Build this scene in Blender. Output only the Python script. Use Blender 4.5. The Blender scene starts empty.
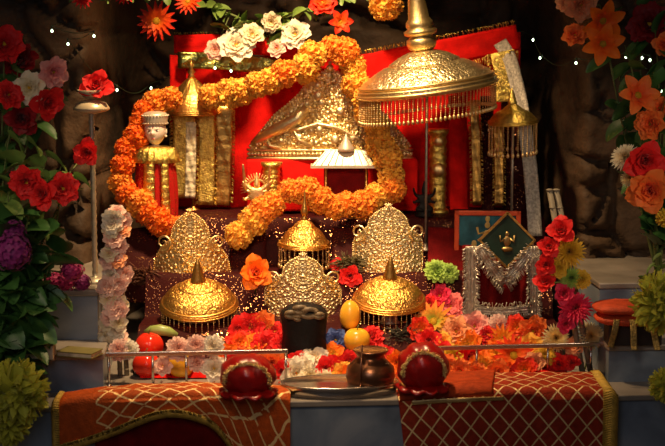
import bpy, math, random
from mathutils import Vector, Matrix, noise
PI = math.pi
R = math.radians
C = bpy.context.scene.collection
scene = bpy.context.scene

# ------------------------------------------------------------------ camera
F = 1500.0
PITCH = R(8.08)
CAM = Vector((0, -3.16, 0.8355))
cd = bpy.data.cameras.new('camera')
cam = bpy.data.objects.new('camera', cd); C.objects.link(cam)
cam.location = CAM; cam.rotation_euler = (PI/2 - PITCH, 0, 0)
cd.sensor_width = 36; cd.lens = F/665*36
cd.dof.use_dof = True; cd.dof.focus_distance = 3.62; cd.dof.aperture_fstop = 5.6
scene.camera = cam
# ------------------------------------------------------------------ world, lights, exposure
w = bpy.data.worlds.new('world'); scene.world = w; w.use_nodes = True
bg = w.node_tree.nodes['Background']; bg.inputs[0].default_value = (0.9, 0.58, 0.36, 1); bg.inputs[1].default_value = 0.035
def light(kind, loc, target, energy, col, **k):
    l = bpy.data.lights.new('light', kind); l.energy = energy; l.color = col
    for a, b in k.items(): setattr(l, a, b)
    o = bpy.data.objects.new('light', l); C.objects.link(o); o.location = loc
    d = Vector(target) - Vector(loc); o.rotation_euler = d.to_track_quat('-Z', 'Y').to_euler()
    return o
light('SPOT', (-0.14, 0.14, 1.62), (-0.07, 0.52, 0.30), 150, (1.0, 0.66, 0.33), spot_size=R(76), spot_blend=1.0, shadow_soft_size=0.07)
light('SPOT', (-0.1, -1.5, 1.5), (-0.05, 0.4, 0.24), 105, (1.0, 0.66, 0.36), spot_size=R(27), spot_blend=1.0, shadow_soft_size=0.22)
light('SPOT', (-1.05, -1.0, 0.95), (-0.72, 0.05, 0.33), 11, (1.0, 0.78, 0.54), spot_size=R(38), spot_blend=1.0, shadow_soft_size=0.12)
light('SPOT', (1.05, -1.0, 0.80), (0.74, 0.12, 0.42), 14, (1.0, 0.76, 0.50), spot_size=R(38), spot_blend=1.0, shadow_soft_size=0.12)
light('AREA', (-0.3, -2.4, 1.2), (0, 0.0, 0), 4.0, (0.92, 0.90, 0.95), shape='DISK', size=1.0)
scene.view_settings.view_transform = 'Standard'; scene.view_settings.look = 'None'
scene.view_settings.exposure = 0.3; scene.view_settings.gamma = 1.0; scene.view_settings.use_curve_mapping = False

# ------------------------------------------------------------------ geometry of the view
_d = Vector((0, math.cos(PITCH), -math.sin(PITCH))); _u = Vector((0, math.sin(PITCH), math.cos(PITCH)))
def ray(px, py): return _d + Vector((1, 0, 0))*((px-332.5)/F) - _u*((py-223)/F)
def at(px, py, Y):
    r = ray(px, py); return CAM + r*((Y-CAM.y)/r.y)
def onz(px, py, z):
    r = ray(px, py); return CAM + r*((z-CAM.z)/r.z)
def mp(Y): return (Y+3.16)/F*1.01           # metres per pixel at depth Y
PSI = R(4.2)
def A(u, v, z=0.0): return Vector((u*math.cos(PSI) - v*math.sin(PSI), u*math.sin(PSI) + v*math.cos(PSI), z))
def ss(a, b, x):
    t = max(0, min(1, (x-a)/(b-a))); return t*t*(3-2*t)
def H(x, y):                                # the draped, stepped altar
    return 0.004 + 0.085*ss(.24, .34, y) + 0.10*ss(.44, .49, y) + 0.12*ss(.58, .63, y) + 0.006*noise.noise(Vector((x*14, y*14, 3)))
def onH(px, py, lift=0.0):
    r = ray(px, py); t = 3.2
    while t < 4.3:
        p = CAM + r*t
        if p.z < H(p.x, p.y) + lift: return p
        t += 0.003
    return CAM + r*3.9

# ------------------------------------------------------------------ mesh builder
class MB:
    def __init__(s): s.v = []; s.f = []; s.m = []; s.uv = {}; s.cur = 0
    def add(s, vs, fs, M=None, uvs=None):
        n = len(s.v)
        s.v += [tuple(M @ Vector(p)) if M else tuple(p) for p in vs]
        for f in fs: s.f.append(tuple(i+n for i in f)); s.m.append(s.cur)
        if uvs:
            for i, q in enumerate(uvs): s.uv[n+i] = q
    def grid(s, fn, nu, nv, M=None, closed=False, uv=False):
        vs = []; uvs = []
        for i in range(nu+1):
            for j in range(nv+1):
                vs.append(fn(i/nu, j/nv)); uvs.append((i/nu, j/nv))
        fs = []
        for i in range(nu):
            for j in range(nv):
                a = i*(nv+1)+j; fs.append((a, a+nv+1, a+nv+2, a+1))
        s.add(vs, fs, M, uvs if uv else None)
    def lathe(s, prof, n=32, M=None, rf=None):
        vs = []; fs = []
        for k, (r, z) in enumerate(prof):
            for i in range(n):
                a = 2*PI*i/n; rr, zz = (rf(a, r, z, k) if rf else (r, z))
                vs.append((rr*math.cos(a), rr*math.sin(a), zz))
        for k in range(len(prof)-1):
            for i in range(n):
                j = (i+1) % n; fs.append((k*n+i, k*n+j, (k+1)*n+j, (k+1)*n+i))
        if prof[0][0] > 1e-5: fs.append(tuple(reversed(range(n))))
        if prof[-1][0] > 1e-5: fs.append(tuple(range((len(prof)-1)*n, len(prof)*n)))
        s.add(vs, fs, M)
    def tube(s, pts, rad, n=6, M=None, flat=1.0):
        pts = [Vector(p) for p in pts]; vs = []; fs = []; N = len(pts)
        up = Vector((0.13, 0.21, 0.97))
        for k, p in enumerate(pts):
            t = (pts[min(k+1, N-1)] - pts[max(k-1, 0)])
            if t.length < 1e-9: t = Vector((0, 0, 1))
            t.normalize()
            a = t.cross(up)
            if a.length < .1: a = t.cross(Vector((1, 0, 0)))
            a.normalize(); b = t.cross(a)
            r = rad(k/(N-1)) if callable(rad) else rad
            for i in range(n):
                q = 2*PI*i/n; vs.append(p + a*(r*math.cos(q)) + b*(r*flat*math.sin(q)))
        for k in range(N-1):
            for i in range(n):
                j = (i+1) % n; fs.append((k*n+i, k*n+j, (k+1)*n+j, (k+1)*n+i))
        fs.append(tuple(reversed(range(n)))); fs.append(tuple(range((N-1)*n, N*n)))
        s.add(vs, fs, M)
    def ball(s, c, r, sc=(1, 1, 1), n=12, m=8, M=None, fn=None):
        c = Vector(c); vs = [c + Vector((0, 0, -r*sc[2]))]; fs = []
        for k in range(1, m):
            th = -PI/2 + PI*k/m
            for i in range(n):
                a = 2*PI*i/n; d = Vector((math.cos(th)*math.cos(a), math.cos(th)*math.sin(a), math.sin(th)))
                rr = r*(fn(d) if fn else 1)
                vs.append(c + Vector((d.x*sc[0]*rr, d.y*sc[1]*rr, d.z*sc[2]*rr)))
        vs.append(c + Vector((0, 0, r*sc[2]*(fn(Vector((0, 0, 1))) if fn else 1)))); T = len(vs)-1
        for i in range(n): fs.append((0, 1+(i+1) % n, 1+i)); fs.append((T, 1+(m-2)*n+i, 1+(m-2)*n+(i+1) % n))
        for k in range(m-2):
            for i in range(n):
                j = (i+1) % n; fs.append((1+k*n+i, 1+k*n+j, 1+(k+1)*n+j, 1+(k+1)*n+i))
        s.add(vs, fs, M)
    def box(s, c, d, M=None):
        x, y, z = d[0]/2, d[1]/2, d[2]/2; cx, cy, cz = c
        vs = [(cx+a*x, cy+b*y, cz+e*z) for a in (-1, 1) for b in (-1, 1) for e in (-1, 1)]
        s.add(vs, [(0, 1, 3, 2), (4, 6, 7, 5), (0, 4, 5, 1), (2, 3, 7, 6), (0, 2, 6, 4), (1, 5, 7, 3)], M)
    def hexa(s, p): s.add(p, [(0, 3, 2, 1), (4, 5, 6, 7), (0, 1, 5, 4), (1, 2, 6, 5), (2, 3, 7, 6), (3, 0, 4, 7)])
    def mesh(s, name, mats, smooth=True):
        me = bpy.data.meshes.new(name); me.from_pydata(s.v, [], s.f)
        for m in (mats if isinstance(mats, (list, tuple)) else [mats]): me.materials.append(m)
        me.polygons.foreach_set('material_index', s.m)
        me.polygons.foreach_set('use_smooth', [smooth]*len(s.f))
        if s.uv:
            l = me.uv_layers.new(name='UVMap')
            for lp in me.loops: l.data[lp.index].uv = s.uv.get(lp.vertex_index, (0, 0))
        me.update(); return me
    def build(s, name, mats, parent=None, loc=(0, 0, 0), smooth=True, bevel=0, solid=0):
        o = bpy.data.objects.new(name, s.mesh(name, mats, smooth)); C.objects.link(o); o.location = loc
        if parent: o.parent = parent
        if solid: m = o.modifiers.new('s', 'SOLIDIFY'); m.thickness = solid; m.offset = -1
        if bevel: m = o.modifiers.new('b', 'BEVEL'); m.width = bevel; m.segments = 2; m.limit_method = 'ANGLE'
        return o
def tag(o, label, cat, group=None, kind=None):
    o['label'] = label; o['category'] = cat
    if group: o['group'] = group
    if kind: o['kind'] = kind
    return o
def thing(name, label, cat, loc=(0, 0, 0), group=None, rz=0):
    o = bpy.data.objects.new(name, None); C.objects.link(o); o.location = loc; o.rotation_euler = (0, 0, rz)
    o.empty_display_size = .02
    return tag(o, label, cat, group)
def struct(o): o['kind'] = 'structure'; return o
def inst(name, me, parent=None, loc=(0, 0, 0), rot=None, sc=1.0):
    o = bpy.data.objects.new(name, me); C.objects.link(o); o.location = loc
    if parent: o.parent = parent
    if rot is not None:
        o.rotation_mode = 'QUATERNION'; o.rotation_quaternion = rot
    o.scale = (sc, sc, sc) if not hasattr(sc, '__len__') else sc
    return o

# ------------------------------------------------------------------ materials
_mc = {}
def nodes(name):
    m = bpy.data.materials.new(name); m.use_nodes = True
    nt = m.node_tree; return m, nt, nt.nodes['Principled BSDF']
def mat(name, col, rough=.5, metal=0, var=.15, vs=60, bump=0, bs=200, sheen=0, spec=.5, trans=0, sub=0):
    if name in _mc: return _mc[name]
    m, nt, b = nodes(name); N = nt.nodes; L = nt.links
    tc = N.new('ShaderNodeTexCoord')
    b.inputs['Roughness'].default_value = rough; b.inputs['Metallic'].default_value = metal
    b.inputs['Specular IOR Level'].default_value = spec
    if sheen: b.inputs['Sheen Weight'].default_value = sheen
    if sub:
        b.inputs['Subsurface Weight'].default_value = sub; b.inputs['Subsurface Scale'].default_value = .01
    nz = N.new('ShaderNodeTexNoise'); nz.inputs['Scale'].default_value = vs; nz.inputs['Detail'].default_value = 4
    L.new(tc.outputs['Object'], nz.inputs['Vector'])
    cr = N.new('ShaderNodeValToRGB'); L.new(nz.outputs['Fac'], cr.inputs[0])
    lo = tuple(max(0, c*(1-var)) for c in col); hi = tuple(min(1, c*(1+var)) for c in col)
    cr.color_ramp.elements[0].position = .3; cr.color_ramp.elements[1].position = .7
    cr.color_ramp.elements[0].color = (*lo, 1); cr.color_ramp.elements[1].color = (*hi, 1)
    L.new(cr.outputs[0], b.inputs['Base Color'])
    if bump:
        n2 = N.new('ShaderNodeTexNoise'); n2.inputs['Scale'].default_value = bs; n2.inputs['Detail'].default_value = 3
        L.new(tc.outputs['Object'], n2.inputs['Vector'])
        bp = N.new('ShaderNodeBump'); bp.inputs['Strength'].default_value = bump; bp.inputs['Distance'].default_value = .003
        L.new(n2.outputs['Fac'], bp.inputs['Height']); L.new(bp.outputs[0], b.inputs['Normal'])
    _mc[name] = m; return m
def petal_mat(name, inner, outer, pos=(.1, .8), rough=.55):
    """petals of one dyed fabric: colour runs from the heart of the bloom to the petal tips"""
    if name in _mc: return _mc[name]
    m, nt, b = nodes(name); N = nt.nodes; L = nt.links
    tc = N.new('ShaderNodeTexCoord'); ln = N.new('ShaderNodeVectorMath'); ln.operation = 'LENGTH'
    L.new(tc.outputs['Object'], ln.inputs[0])
    nz = N.new('ShaderNodeTexNoise'); nz.inputs['Scale'].default_value = 5; nz.inputs['Detail'].default_value = 3
    L.new(tc.outputs['Object'], nz.inputs['Vector'])
    ad = N.new('ShaderNodeMath'); ad.operation = 'MULTIPLY_ADD'; ad.inputs[1].default_value = .6; L.new(nz.outputs['Fac'], ad.inputs[0])
    sb = N.new('ShaderNodeMath'); sb.operation = 'SUBTRACT'; sb.inputs[1].default_value = .3
    L.new(ln.outputs['Value'], sb.inputs[0]); L.new(sb.outputs[0], ad.inputs[2])
    cr = N.new('ShaderNodeValToRGB'); L.new(ad.outputs[0], cr.inputs[0])
    cr.color_ramp.elements[0].position = pos[0]; cr.color_ramp.elements[1].position = pos[1]
    cr.color_ramp.elements[0].color = (*inner, 1); cr.color_ramp.elements[1].color = (*outer, 1)
    L.new(cr.outputs[0], b.inputs['Base Color'])
    b.inputs['Roughness'].default_value = rough; b.inputs['Specular IOR Level'].default_value = .3
    b.inputs['Sheen Weight'].default_value = .1
    tr = N.new('ShaderNodeBsdfTranslucent'); L.new(cr.outputs[0], tr.inputs[0])
    mx = N.new('ShaderNodeMixShader'); mx.inputs[0].default_value = .25
    L.new(b.outputs[0], mx.inputs[1]); L.new(tr.outputs[0], mx.inputs[2]); L.new(mx.outputs[0], N['Material Output'].inputs[0])
    _mc[name] = m; return m
def sequin_mat(name, base, dot, scale=160, thr=.25, rough=.7):
    if name in _mc: return _mc[name]
    m, nt, b = nodes(name); N = nt.nodes; L = nt.links
    tc = N.new('ShaderNodeTexCoord'); vo = N.new('ShaderNodeTexVoronoi'); vo.inputs['Scale'].default_value = scale
    L.new(tc.outputs['Object'], vo.inputs['Vector'])
    lt = N.new('ShaderNodeMath'); lt.operation = 'LESS_THAN'; lt.inputs[1].default_value = thr; L.new(vo.outputs['Distance'], lt.inputs[0])
    nz = N.new('ShaderNodeTexNoise'); nz.inputs['Scale'].default_value = 18; L.new(tc.outputs['Object'], nz.inputs['Vector'])
    g2 = N.new('ShaderNodeMath'); g2.operation = 'GREATER_THAN'; g2.inputs[1].default_value = .45; L.new(nz.outputs['Fac'], g2.inputs[0])
    mu = N.new('ShaderNodeMath'); mu.operation = 'MULTIPLY'; L.new(lt.outputs[0], mu.inputs[0]); L.new(g2.outputs[0], mu.inputs[1])
    mx = N.new('ShaderNodeMix'); mx.data_type = 'RGBA'; L.new(mu.outputs[0], mx.inputs[0])
    mx.inputs[6].default_value = (*base, 1); mx.inputs[7].default_value = (*dot, 1)
    L.new(mx.outputs[2], b.inputs['Base Color']); L.new(mu.outputs[0], b.inputs['Metallic'])
    rr = N.new('ShaderNodeMapRange'); L.new(mu.outputs[0], rr.inputs[0]); b.inputs['Specular IOR Level'].default_value = .15; rr.inputs[3].default_value = rough; rr.inputs[4].default_value = .25
    L.new(rr.outputs[0], b.inputs['Roughness'])
    bp = N.new('ShaderNodeBump'); bp.inputs['Strength'].default_value = .6; bp.inputs['Distance'].default_value = .002
    L.new(vo.outputs['Color'], bp.inputs['Height']); L.new(bp.outputs[0], b.inputs['Normal'])
    _mc[name] = m; return m
def lattice_mat(name, base, line, nx, ny, wd=.07, broken=0.0, u0=0.0, v0=0.0, wob=0.0):
    m, nt, b = nodes(name); N = nt.nodes; L = nt.links
    uv = N.new('ShaderNodeTexCoord'); sp = N.new('ShaderNodeSeparateXYZ')
    def mth(op, a, c=None):
        n = N.new('ShaderNodeMath'); n.operation = op
        for i, q in enumerate((a, c)):
            if q is None: continue
            if isinstance(q, (int, float)): n.inputs[i].default_value = q
            else: L.new(q, n.inputs[i])
        return n.outputs[0]
    L.new(uv.outputs['UV'], sp.inputs[0])
    nz = N.new('ShaderNodeTexNoise'); nz.inputs['Scale'].default_value = 6; L.new(uv.outputs['UV'], nz.inputs['Vector'])
    nn = mth('MULTIPLY', nz.outputs['Fac'], wob)
    X = mth('MULTIPLY', sp.outputs[0], nx); Y = mth('ADD', mth('MULTIPLY', sp.outputs[1], ny), nn)
    def ln(v): return mth('LESS_THAN', mth('ABSOLUTE', mth('SUBTRACT', mth('FRACT', v), .5)), wd)
    l = mth('MAXIMUM', ln(mth('ADD', X, Y)), ln(mth('SUBTRACT', X, Y)))
    if broken:
        n3 = N.new('ShaderNodeTexNoise'); n3.inputs['Scale'].default_value = 14; L.new(uv.outputs['UV'], n3.inputs['Vector'])
        l = mth('MULTIPLY', l, mth('GREATER_THAN', n3.outputs['Fac'], broken))
    l = mth('MULTIPLY', l, mth('MULTIPLY', mth('GREATER_THAN', sp.outputs[0], u0), mth('GREATER_THAN', sp.outputs[1], v0)))
    mx = N.new('ShaderNodeMix'); mx.data_type = 'RGBA'; L.new(l, mx.inputs[0])
    n4 = N.new('ShaderNodeTexNoise'); n4.inputs['Scale'].default_value = 90; L.new(uv.outputs['Object'], n4.inputs['Vector'])
    cr = N.new('ShaderNodeValToRGB'); L.new(n4.outputs['Fac'], cr.inputs[0])
    cr.color_ramp.elements[0].color = (*[c*.5 for c in base], 1); cr.color_ramp.elements[1].color = (*[min(1, c*1.5) for c in base], 1)
    L.new(cr.outputs[0], mx.inputs[6]); mx.inputs[7].default_value = (*line, 1)
    L.new(mx.outputs[2], b.inputs['Base Color']); L.new(mth('MULTIPLY', l, .6), b.inputs['Metallic'])
    b.inputs['Roughness'].default_value = .6; b.inputs['Specular IOR Level'].default_value = .15
    wv = N.new('ShaderNodeTexNoise'); wv.inputs['Scale'].default_value = 260; L.new(uv.outputs['Object'], wv.inputs['Vector'])
    hh = mth('ADD', mth('MULTIPLY', l, .8), wv.outputs['Fac'])
    bp = N.new('ShaderNodeBump'); bp.inputs['Strength'].default_value = .7; bp.inputs['Distance'].default_value = .003
    L.new(hh, bp.inputs['Height']); L.new(bp.outputs[0], b.inputs['Normal'])
    return m
def emis(name, col, e):
    m, nt, b = nodes(name); b.inputs['Emission Color'].default_value = (*col, 1); b.inputs['Emission Strength'].default_value = e
    b.inputs['Base Color'].default_value = (*col, 1); return m

GOLD = mat('gold', (.90, .52, .13), .36, 1, .12, 40, .35, 140)
GOLDD = mat('aged_gold', (.66, .38, .10), .38, 1, .25, 40, .4, 160)
PALE = mat('pale_gold', (.95, .68, .31), .38, 1, .12, 50, .3, 220)
SILV = mat('gilt_silver', (.94, .75, .43), .40, 1, .15, 70, .35, 260)
SILVW = mat('white_silver', (.62, .54, .43), .45, .5, .08, 60, .2, 200)
CHROME = mat('steel', (.66, .60, .54), .25, 1, .08, 30)
SLATE = mat('tarnished_silver', (.40, .36, .30), .45, .8, .2, 60, .3, 120)
COPPER = mat('dark_copper', (.20, .09, .05), .28, .85, .3, 25, .1, 60)
BRASS = mat('brass', (.60, .42, .16), .35, 1, .2, 40)
BLACK = mat('black_stone', (.008, .007, .008), .6, 0, .3, 40, .5, 90, spec=.2)
RED = mat('red_velvet', (.62, .008, .006), .85, 0, .25, 30, .4, 300, spec=.1)
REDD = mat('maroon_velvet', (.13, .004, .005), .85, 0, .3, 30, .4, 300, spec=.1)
REDGLOSS = mat('shiny_red_cloth', (.30, .005, .005), .28, 0, .2, 30, .25, 70)
SEQ = sequin_mat('sequinned_maroon', (.035, .0015, .002), (.75, .35, .15), 210, .24)
SEQR = sequin_mat('sequinned_red', (.42, .012, .008), (.95, .65, .25), 190, .26)
FOIL = mat('gold_foil', (.95, .60, .15), .34, 1, .35, 90, 1.0, 240)
FOILG = mat('green_gold_foil', (.42, .42, .12), .3, 1, .35, 60, 1.0, 110)
ORCL = mat('orange_brocade', (.33, .040, .008), .7, 0, .3, 60, .6, 220, spec=.15)
FRG = mat('mustard_fringe', (.50, .32, .05), .7, 0, .3, 80, .3, 200)
SKIN = mat('white_marble_skin', (.82, .70, .60), .35, 0, .03, 20, sub=.1)
DARKP = mat('black_paint', (.02, .012, .01), .4, 0, 0, 10)
LIP = mat('red_paint', (.5, .02, .02), .4, 0, 0, 10)
GREEN = mat('leaf_green', (.045, .13, .028), .45, 0, .45, 14, .2, 60)
GREENL = mat('light_leaf_green', (.16, .26, .05), .5, 0, .4, 14, .2, 60)
STEMG = mat('stem_green', (.10, .13, .03), .6, 0, .3, 30)
TINSEL = mat('silver_tinsel', (.58, .52, .43), .30, .8, .2, 120, .8, 160)
PAPER = mat('page_paper', (.62, .50, .34), .8, 0, .2, 60)
LEDM = emis('fairy_bulb_glow', (.72, 1.0, .62), 6)
WIRE = mat('green_wire', (.02, .04, .02), .5, 0, .2, 30)

def engraved(name, col, rough, sc, strength=1.0):
    m, nt, b = nodes(name); N = nt.nodes; L = nt.links
    tc = N.new('ShaderNodeTexCoord'); nz = N.new('ShaderNodeTexNoise'); nz.inputs['Scale'].default_value = sc*.6; L.new(tc.outputs['Object'], nz.inputs['Vector'])
    mx = N.new('ShaderNodeMix'); mx.data_type = 'RGBA'; mx.inputs[0].default_value = .015; L.new(tc.outputs['Object'], mx.inputs[6]); L.new(nz.outputs['Color'], mx.inputs[7])
    vo = N.new('ShaderNodeTexVoronoi'); vo.feature = 'DISTANCE_TO_EDGE'; vo.inputs['Scale'].default_value = sc; L.new(mx.outputs[2], vo.inputs['Vector'])
    wv = N.new('ShaderNodeTexVoronoi'); wv.inputs['Scale'].default_value = sc*2.3; L.new(mx.outputs[2], wv.inputs['Vector'])
    mr = N.new('ShaderNodeMapRange'); mr.inputs[2].default_value = .22; L.new(vo.outputs['Distance'], mr.inputs[0])
    ad = N.new('ShaderNodeMath'); ad.operation = 'MULTIPLY_ADD'; ad.inputs[1].default_value = -.5; L.new(wv.outputs['Distance'], ad.inputs[0]); L.new(mr.outputs[0], ad.inputs[2])
    bp = N.new('ShaderNodeBump'); bp.inputs['Strength'].default_value = strength; bp.inputs['Distance'].default_value = .0022
    L.new(ad.outputs[0], bp.inputs['Height']); L.new(bp.outputs[0], b.inputs['Normal'])
    b.inputs['Base Color'].default_value = (*col, 1); b.inputs['Metallic'].default_value = 1; b.inputs['Roughness'].default_value = rough
    return m
ENG = {}
ENG['gold'] = engraved('engraved_gold', (.92, .53, .13), .34, 135, .5); ENG['pale_gold'] = engraved('engraved_pale_gold', (.92, .74, .42), .36, 88, .55)
# ------------------------------------------------------------------ setting: rock, floor, marble steps
def rock():
    m, nt, b = nodes('rough_brown_rock'); N = nt.nodes; L = nt.links
    tc = N.new('ShaderNodeTexCoord'); nz = N.new('ShaderNodeTexNoise'); nz.inputs['Scale'].default_value = 5; nz.inputs['Detail'].default_value = 8
    L.new(tc.outputs['Object'], nz.inputs['Vector'])
    cr = N.new('ShaderNodeValToRGB'); L.new(nz.outputs['Fac'], cr.inputs[0])
    e = cr.color_ramp.elements; e[0].position = .32; e[0].color = (.016, .011, .008, 1); e[1].position = .72; e[1].color = (.135, .078, .042, 1)
    L.new(cr.outputs[0], b.inputs['Base Color']); b.inputs['Roughness'].default_value = .7; b.inputs['Specular IOR Level'].default_value = .3
    n2 = N.new('ShaderNodeTexNoise'); n2.inputs['Scale'].default_value = 40; n2.inputs['Detail'].default_value = 6; L.new(tc.outputs['Object'], n2.inputs['Vector'])
    bp = N.new('ShaderNodeBump'); bp.inputs['Strength'].default_value = .6; bp.inputs['Distance'].default_value = .01
    L.new(n2.outputs['Fac'], bp.inputs['Height']); L.new(bp.outputs[0], b.inputs['Normal'])
    mb = MB()
    def fn(a, c):
        x = -1.5 + 3.0*a; z = -.8 + 2.3*c
        p = Vector((x*3.2, z*3.2, 0))
        q = noise.noise_vector(p*1.7)*.25
        h = noise.noise(p*.6)*.10 + noise.noise(p*1.9+Vector((4, 4, 4)))*.025 + noise.noise(p*6)*.007
        d = noise.voronoi(p*1.3+q*1.8)[0]; cr_ = max(0, 1-(d[1]-d[0])/.12)
        d2 = noise.voronoi(Vector((p.x*1.2, p.y*2.4, 3))+q*2)[0]; c2 = max(0, 1-(d2[1]-d2[0])/.05)
        fw = .50*ss(.53, .64, abs(x-.01))
        return (x, 1.08 - h + .07*cr_*cr_ + .04*c2 - fw, z)
    mb.grid(fn, 260, 200)
    struct(mb.build('wall_back', m))
rock()
def marble():
    m, nt, b = nodes('blue_grey_marble'); N = nt.nodes; L = nt.links
    tc = N.new('ShaderNodeTexCoord'); nz = N.new('ShaderNodeTexNoise'); nz.inputs['Scale'].default_value = 3.5; nz.inputs['Detail'].default_value = 7
    nz.inputs['Distortion'].default_value = 1.6; L.new(tc.outputs['Object'], nz.inputs['Vector'])
    cr = N.new('ShaderNodeValToRGB'); L.new(nz.outputs['Fac'], cr.inputs[0]); e = cr.color_ramp.elements
    e[0].position = .35; e[0].color = (.11, .14, .19, 1); e[1].position = .62; e[1].color = (.30, .34, .40, 1)
    k = cr.color_ramp.elements.new(.50); k.color = (.20, .25, .32, 1)
    L.new(cr.outputs[0], b.inputs['Base Color']); b.inputs['Roughness'].default_value = .28
    return m
MARB = marble()
MARBT = mat('pale_marble_slab', (.27, .235, .20), .3, 0, .3, 9)
def slab(u0, u1, v0, v1, z0, z1, name):
    mb = MB()
    mb.hexa([A(u0, v0, z0), A(u1, v0, z0), A(u1, v1, z0), A(u0, v1, z0), A(u0, v0, z1), A(u1, v0, z1), A(u1, v1, z1), A(u0, v1, z1)])
    return mb
def step(n, u0, u1, v0, z0, z1, v1=1.3):
    struct(slab(u0, u1, v0+.006, v1, z0, z1-.014, '').build('trim_%d' % n, MARB, smooth=False))
    struct(slab(u0-.004, u1+.004, v0-.004, v1, z1-.014, z1, '').build('trim_%d' % (n+1), MARBT, smooth=False, bevel=.003))
step(1, -1.3, 1.3, 0, -.7, 0)
step(3, -1.3, -.50, .105, .0, .088)
step(5, .635, 1.3, .105, .0, .088)
step(7, -1.3, -.52, .24, .088, .205)
step(9, .645, 1.3, .24, .088, .205)
fl = MB(); fl.grid(lambda a, c: (-2.5+5*a, -3.5+5*c, -.7), 2, 2); struct(fl.build('floor', mat('grey_floor', (.15, .13, .12), .4)))

# ------------------------------------------------------------------ altar drape
mb = MB()
def fn(a, c):
    x = -.46 + 1.0*a; y = .215 + .61*c
    x0 = x
    return (x0, y, H(x, y) + .004)
mb.grid(fn, 150, 120)
for k in range(2):
    xs = -.46 + 1.0*k
    mb.grid(lambda a, c: (xs, .215+.61*a, .001 + c*(H(xs, .215+.61*a)+.003)), 120, 2)
tag(mb.build('altar_cloth', SEQ), 'dark red sequinned cloth covering the stepped altar under the crowns', 'cloth')
# backdrop cloth: a hanging red cloth with real folds
mb = MB()
def fnb(a, c):
    X = at(176, 100, .84).x + a*(at(520, 100, .84).x - at(176, 100, .84).x)
    top = at(332, 56, .84).z - .04*a*0 + .0; z = .30 + c*((at(176+344*a, 56 - 24*ss(.45, 1, a), .84).z)-.30)
    return (X, .84 + .010*math.sin(a*46) + .006*noise.noise(Vector((X*9, 0, z*5))), z)
mb.grid(fnb, 200, 30)
tag(mb.build('backdrop_cloth', RED, solid=.002), 'bright red velvet cloth hanging upright behind the big crown', 'cloth')
# red covered stand carrying the large crown
def bxw(p0, p1, y1, mbb, z0):
    pass
cr0 = at(246, 160, .70); cr1 = at(418, 160, .70)
mb = MB(); mb.box(((cr0.x+cr1.x)/2, .765, (.318+cr0.z)/2), (cr1.x-cr0.x, .13, cr0.z-.318))
tag(mb.build('crown_stand', RED, bevel=.006), 'red cloth covered block on which the large crown stands', 'stand')

# ------------------------------------------------------------------ flowers
rnd = random.Random(7)
def petal(mb, az, L, W, elev, curl, cup=.3, r0=.05, z0=0, pt=1.0, ruf=0, tw=0, nu=4, nv=4, notch=0):
    ca, sa = math.cos(az), math.sin(az); pts = []; x = r0; z = z0; e = elev
    ph = rnd.random()*9
    for i in range(nu+1):
        s = i/nu
        if i: x += math.cos(e)*L/nu; z += math.sin(e)*L/nu; e += curl/nu
        wd = W*(max(0, math.sin(PI*(.12+.88*s)**pt))**.6 if s < 1 else .12)
        if pt < .8: wd = W*math.sin(PI*(.10+.76*s))**.7*(1.0 if s < 1 else .72)
        row = []
        for j in range(nv+1):
            t = -1 + 2*j/nv
            up = cup*t*t*wd + ruf*s*math.sin(ph + t*7 + s*3); lx = t*wd
            if pt < .8 and s == 1: x_ = .10*L*(1-t*t)
            else: x_ = 0
            q = up*math.cos(e); px_ = x + x_ - up*math.sin(e) + ruf*.5*s*math.cos(ph*2+t*5) - notch*L*(s == 1)*(abs(t) < .3)
            lz = z + q + tw*t*wd
            row.append((px_*ca - lx*sa, px_*sa + lx*ca, lz))
        pts.append(row)
    mb.grid(lambda a, c: pts[round(a*nu)][round(c*nv)], nu, nv)
def fl_marigold():
    mb = MB(); n = 135
    for k in range(n):
        t = (k+.5)/n; th = math.acos(1-1.75*t); az = k*2.39996
        d = Vector((math.sin(th)*math.cos(az), math.sin(th)*math.sin(az), math.cos(th)*.8))
        q = d.to_track_quat('Z', 'Y').to_matrix().to_4x4(); M = Matrix.Translation(d*.55) @ q @ Matrix.Rotation(rnd.random()*6, 4, 'Z')
        s2 = MB(); petal(s2, 0, .40, .19, 1.05+rnd.uniform(-.35, .35), -.9, .2, .0, 0, .7, .075, 0, 3, 5)
        mb.add(s2.v, s2.f, M)
    mb.ball((0, 0, 0), .62, (1, 1, .8), 10, 6); return mb
def fl_carnation():
    mb = MB()
    for lay in range(5):
        n = 6+lay*2
        for k in range(n):
            petal(mb, k*2*PI/n + lay*.5 + rnd.uniform(-.2, .2), .45+.13*lay, .24+.03*lay, 1.45-.32*lay, -.5, .25, .03, -.05, .75, .09, rnd.uniform(-.3, .3), 4, 5)
    return mb
def fl_gerbera():
    mb = MB()
    for lay in range(3):
        n = 15-lay*2
        for k in range(n):
            petal(mb, k*2*PI/n + lay*.21 + rnd.uniform(-.05, .05), .86-.2*lay, .115, .12+.25*lay, -.15, .25, .14, .03*lay, .85, .012, 0, 4, 2)
    return mb
def fl_mum():
    mb = MB()
    for lay in range(8):
        n = 11+lay*2
        for k in range(n):
            petal(mb, k*2*PI/n + lay*.37 + rnd.uniform(-.1, .1), .30+.082*lay, .075, 1.5-.23*lay, -.35+.45*rnd.random(), .3, .05, .02, .9, .012, 0, 4, 2)
    return mb
def fl_rose():
    mb = MB()
    for k in range(17):
        t = k/16; petal(mb, k*2.39996, .42+.45*t, .20+.24*t, 1.42-.75*t**1.3, .45-1.5*t, .55-.45*t, .03+.04*t, -.02, .62, .02+.02*t, 0, 6, 6)
    return mb
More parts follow.
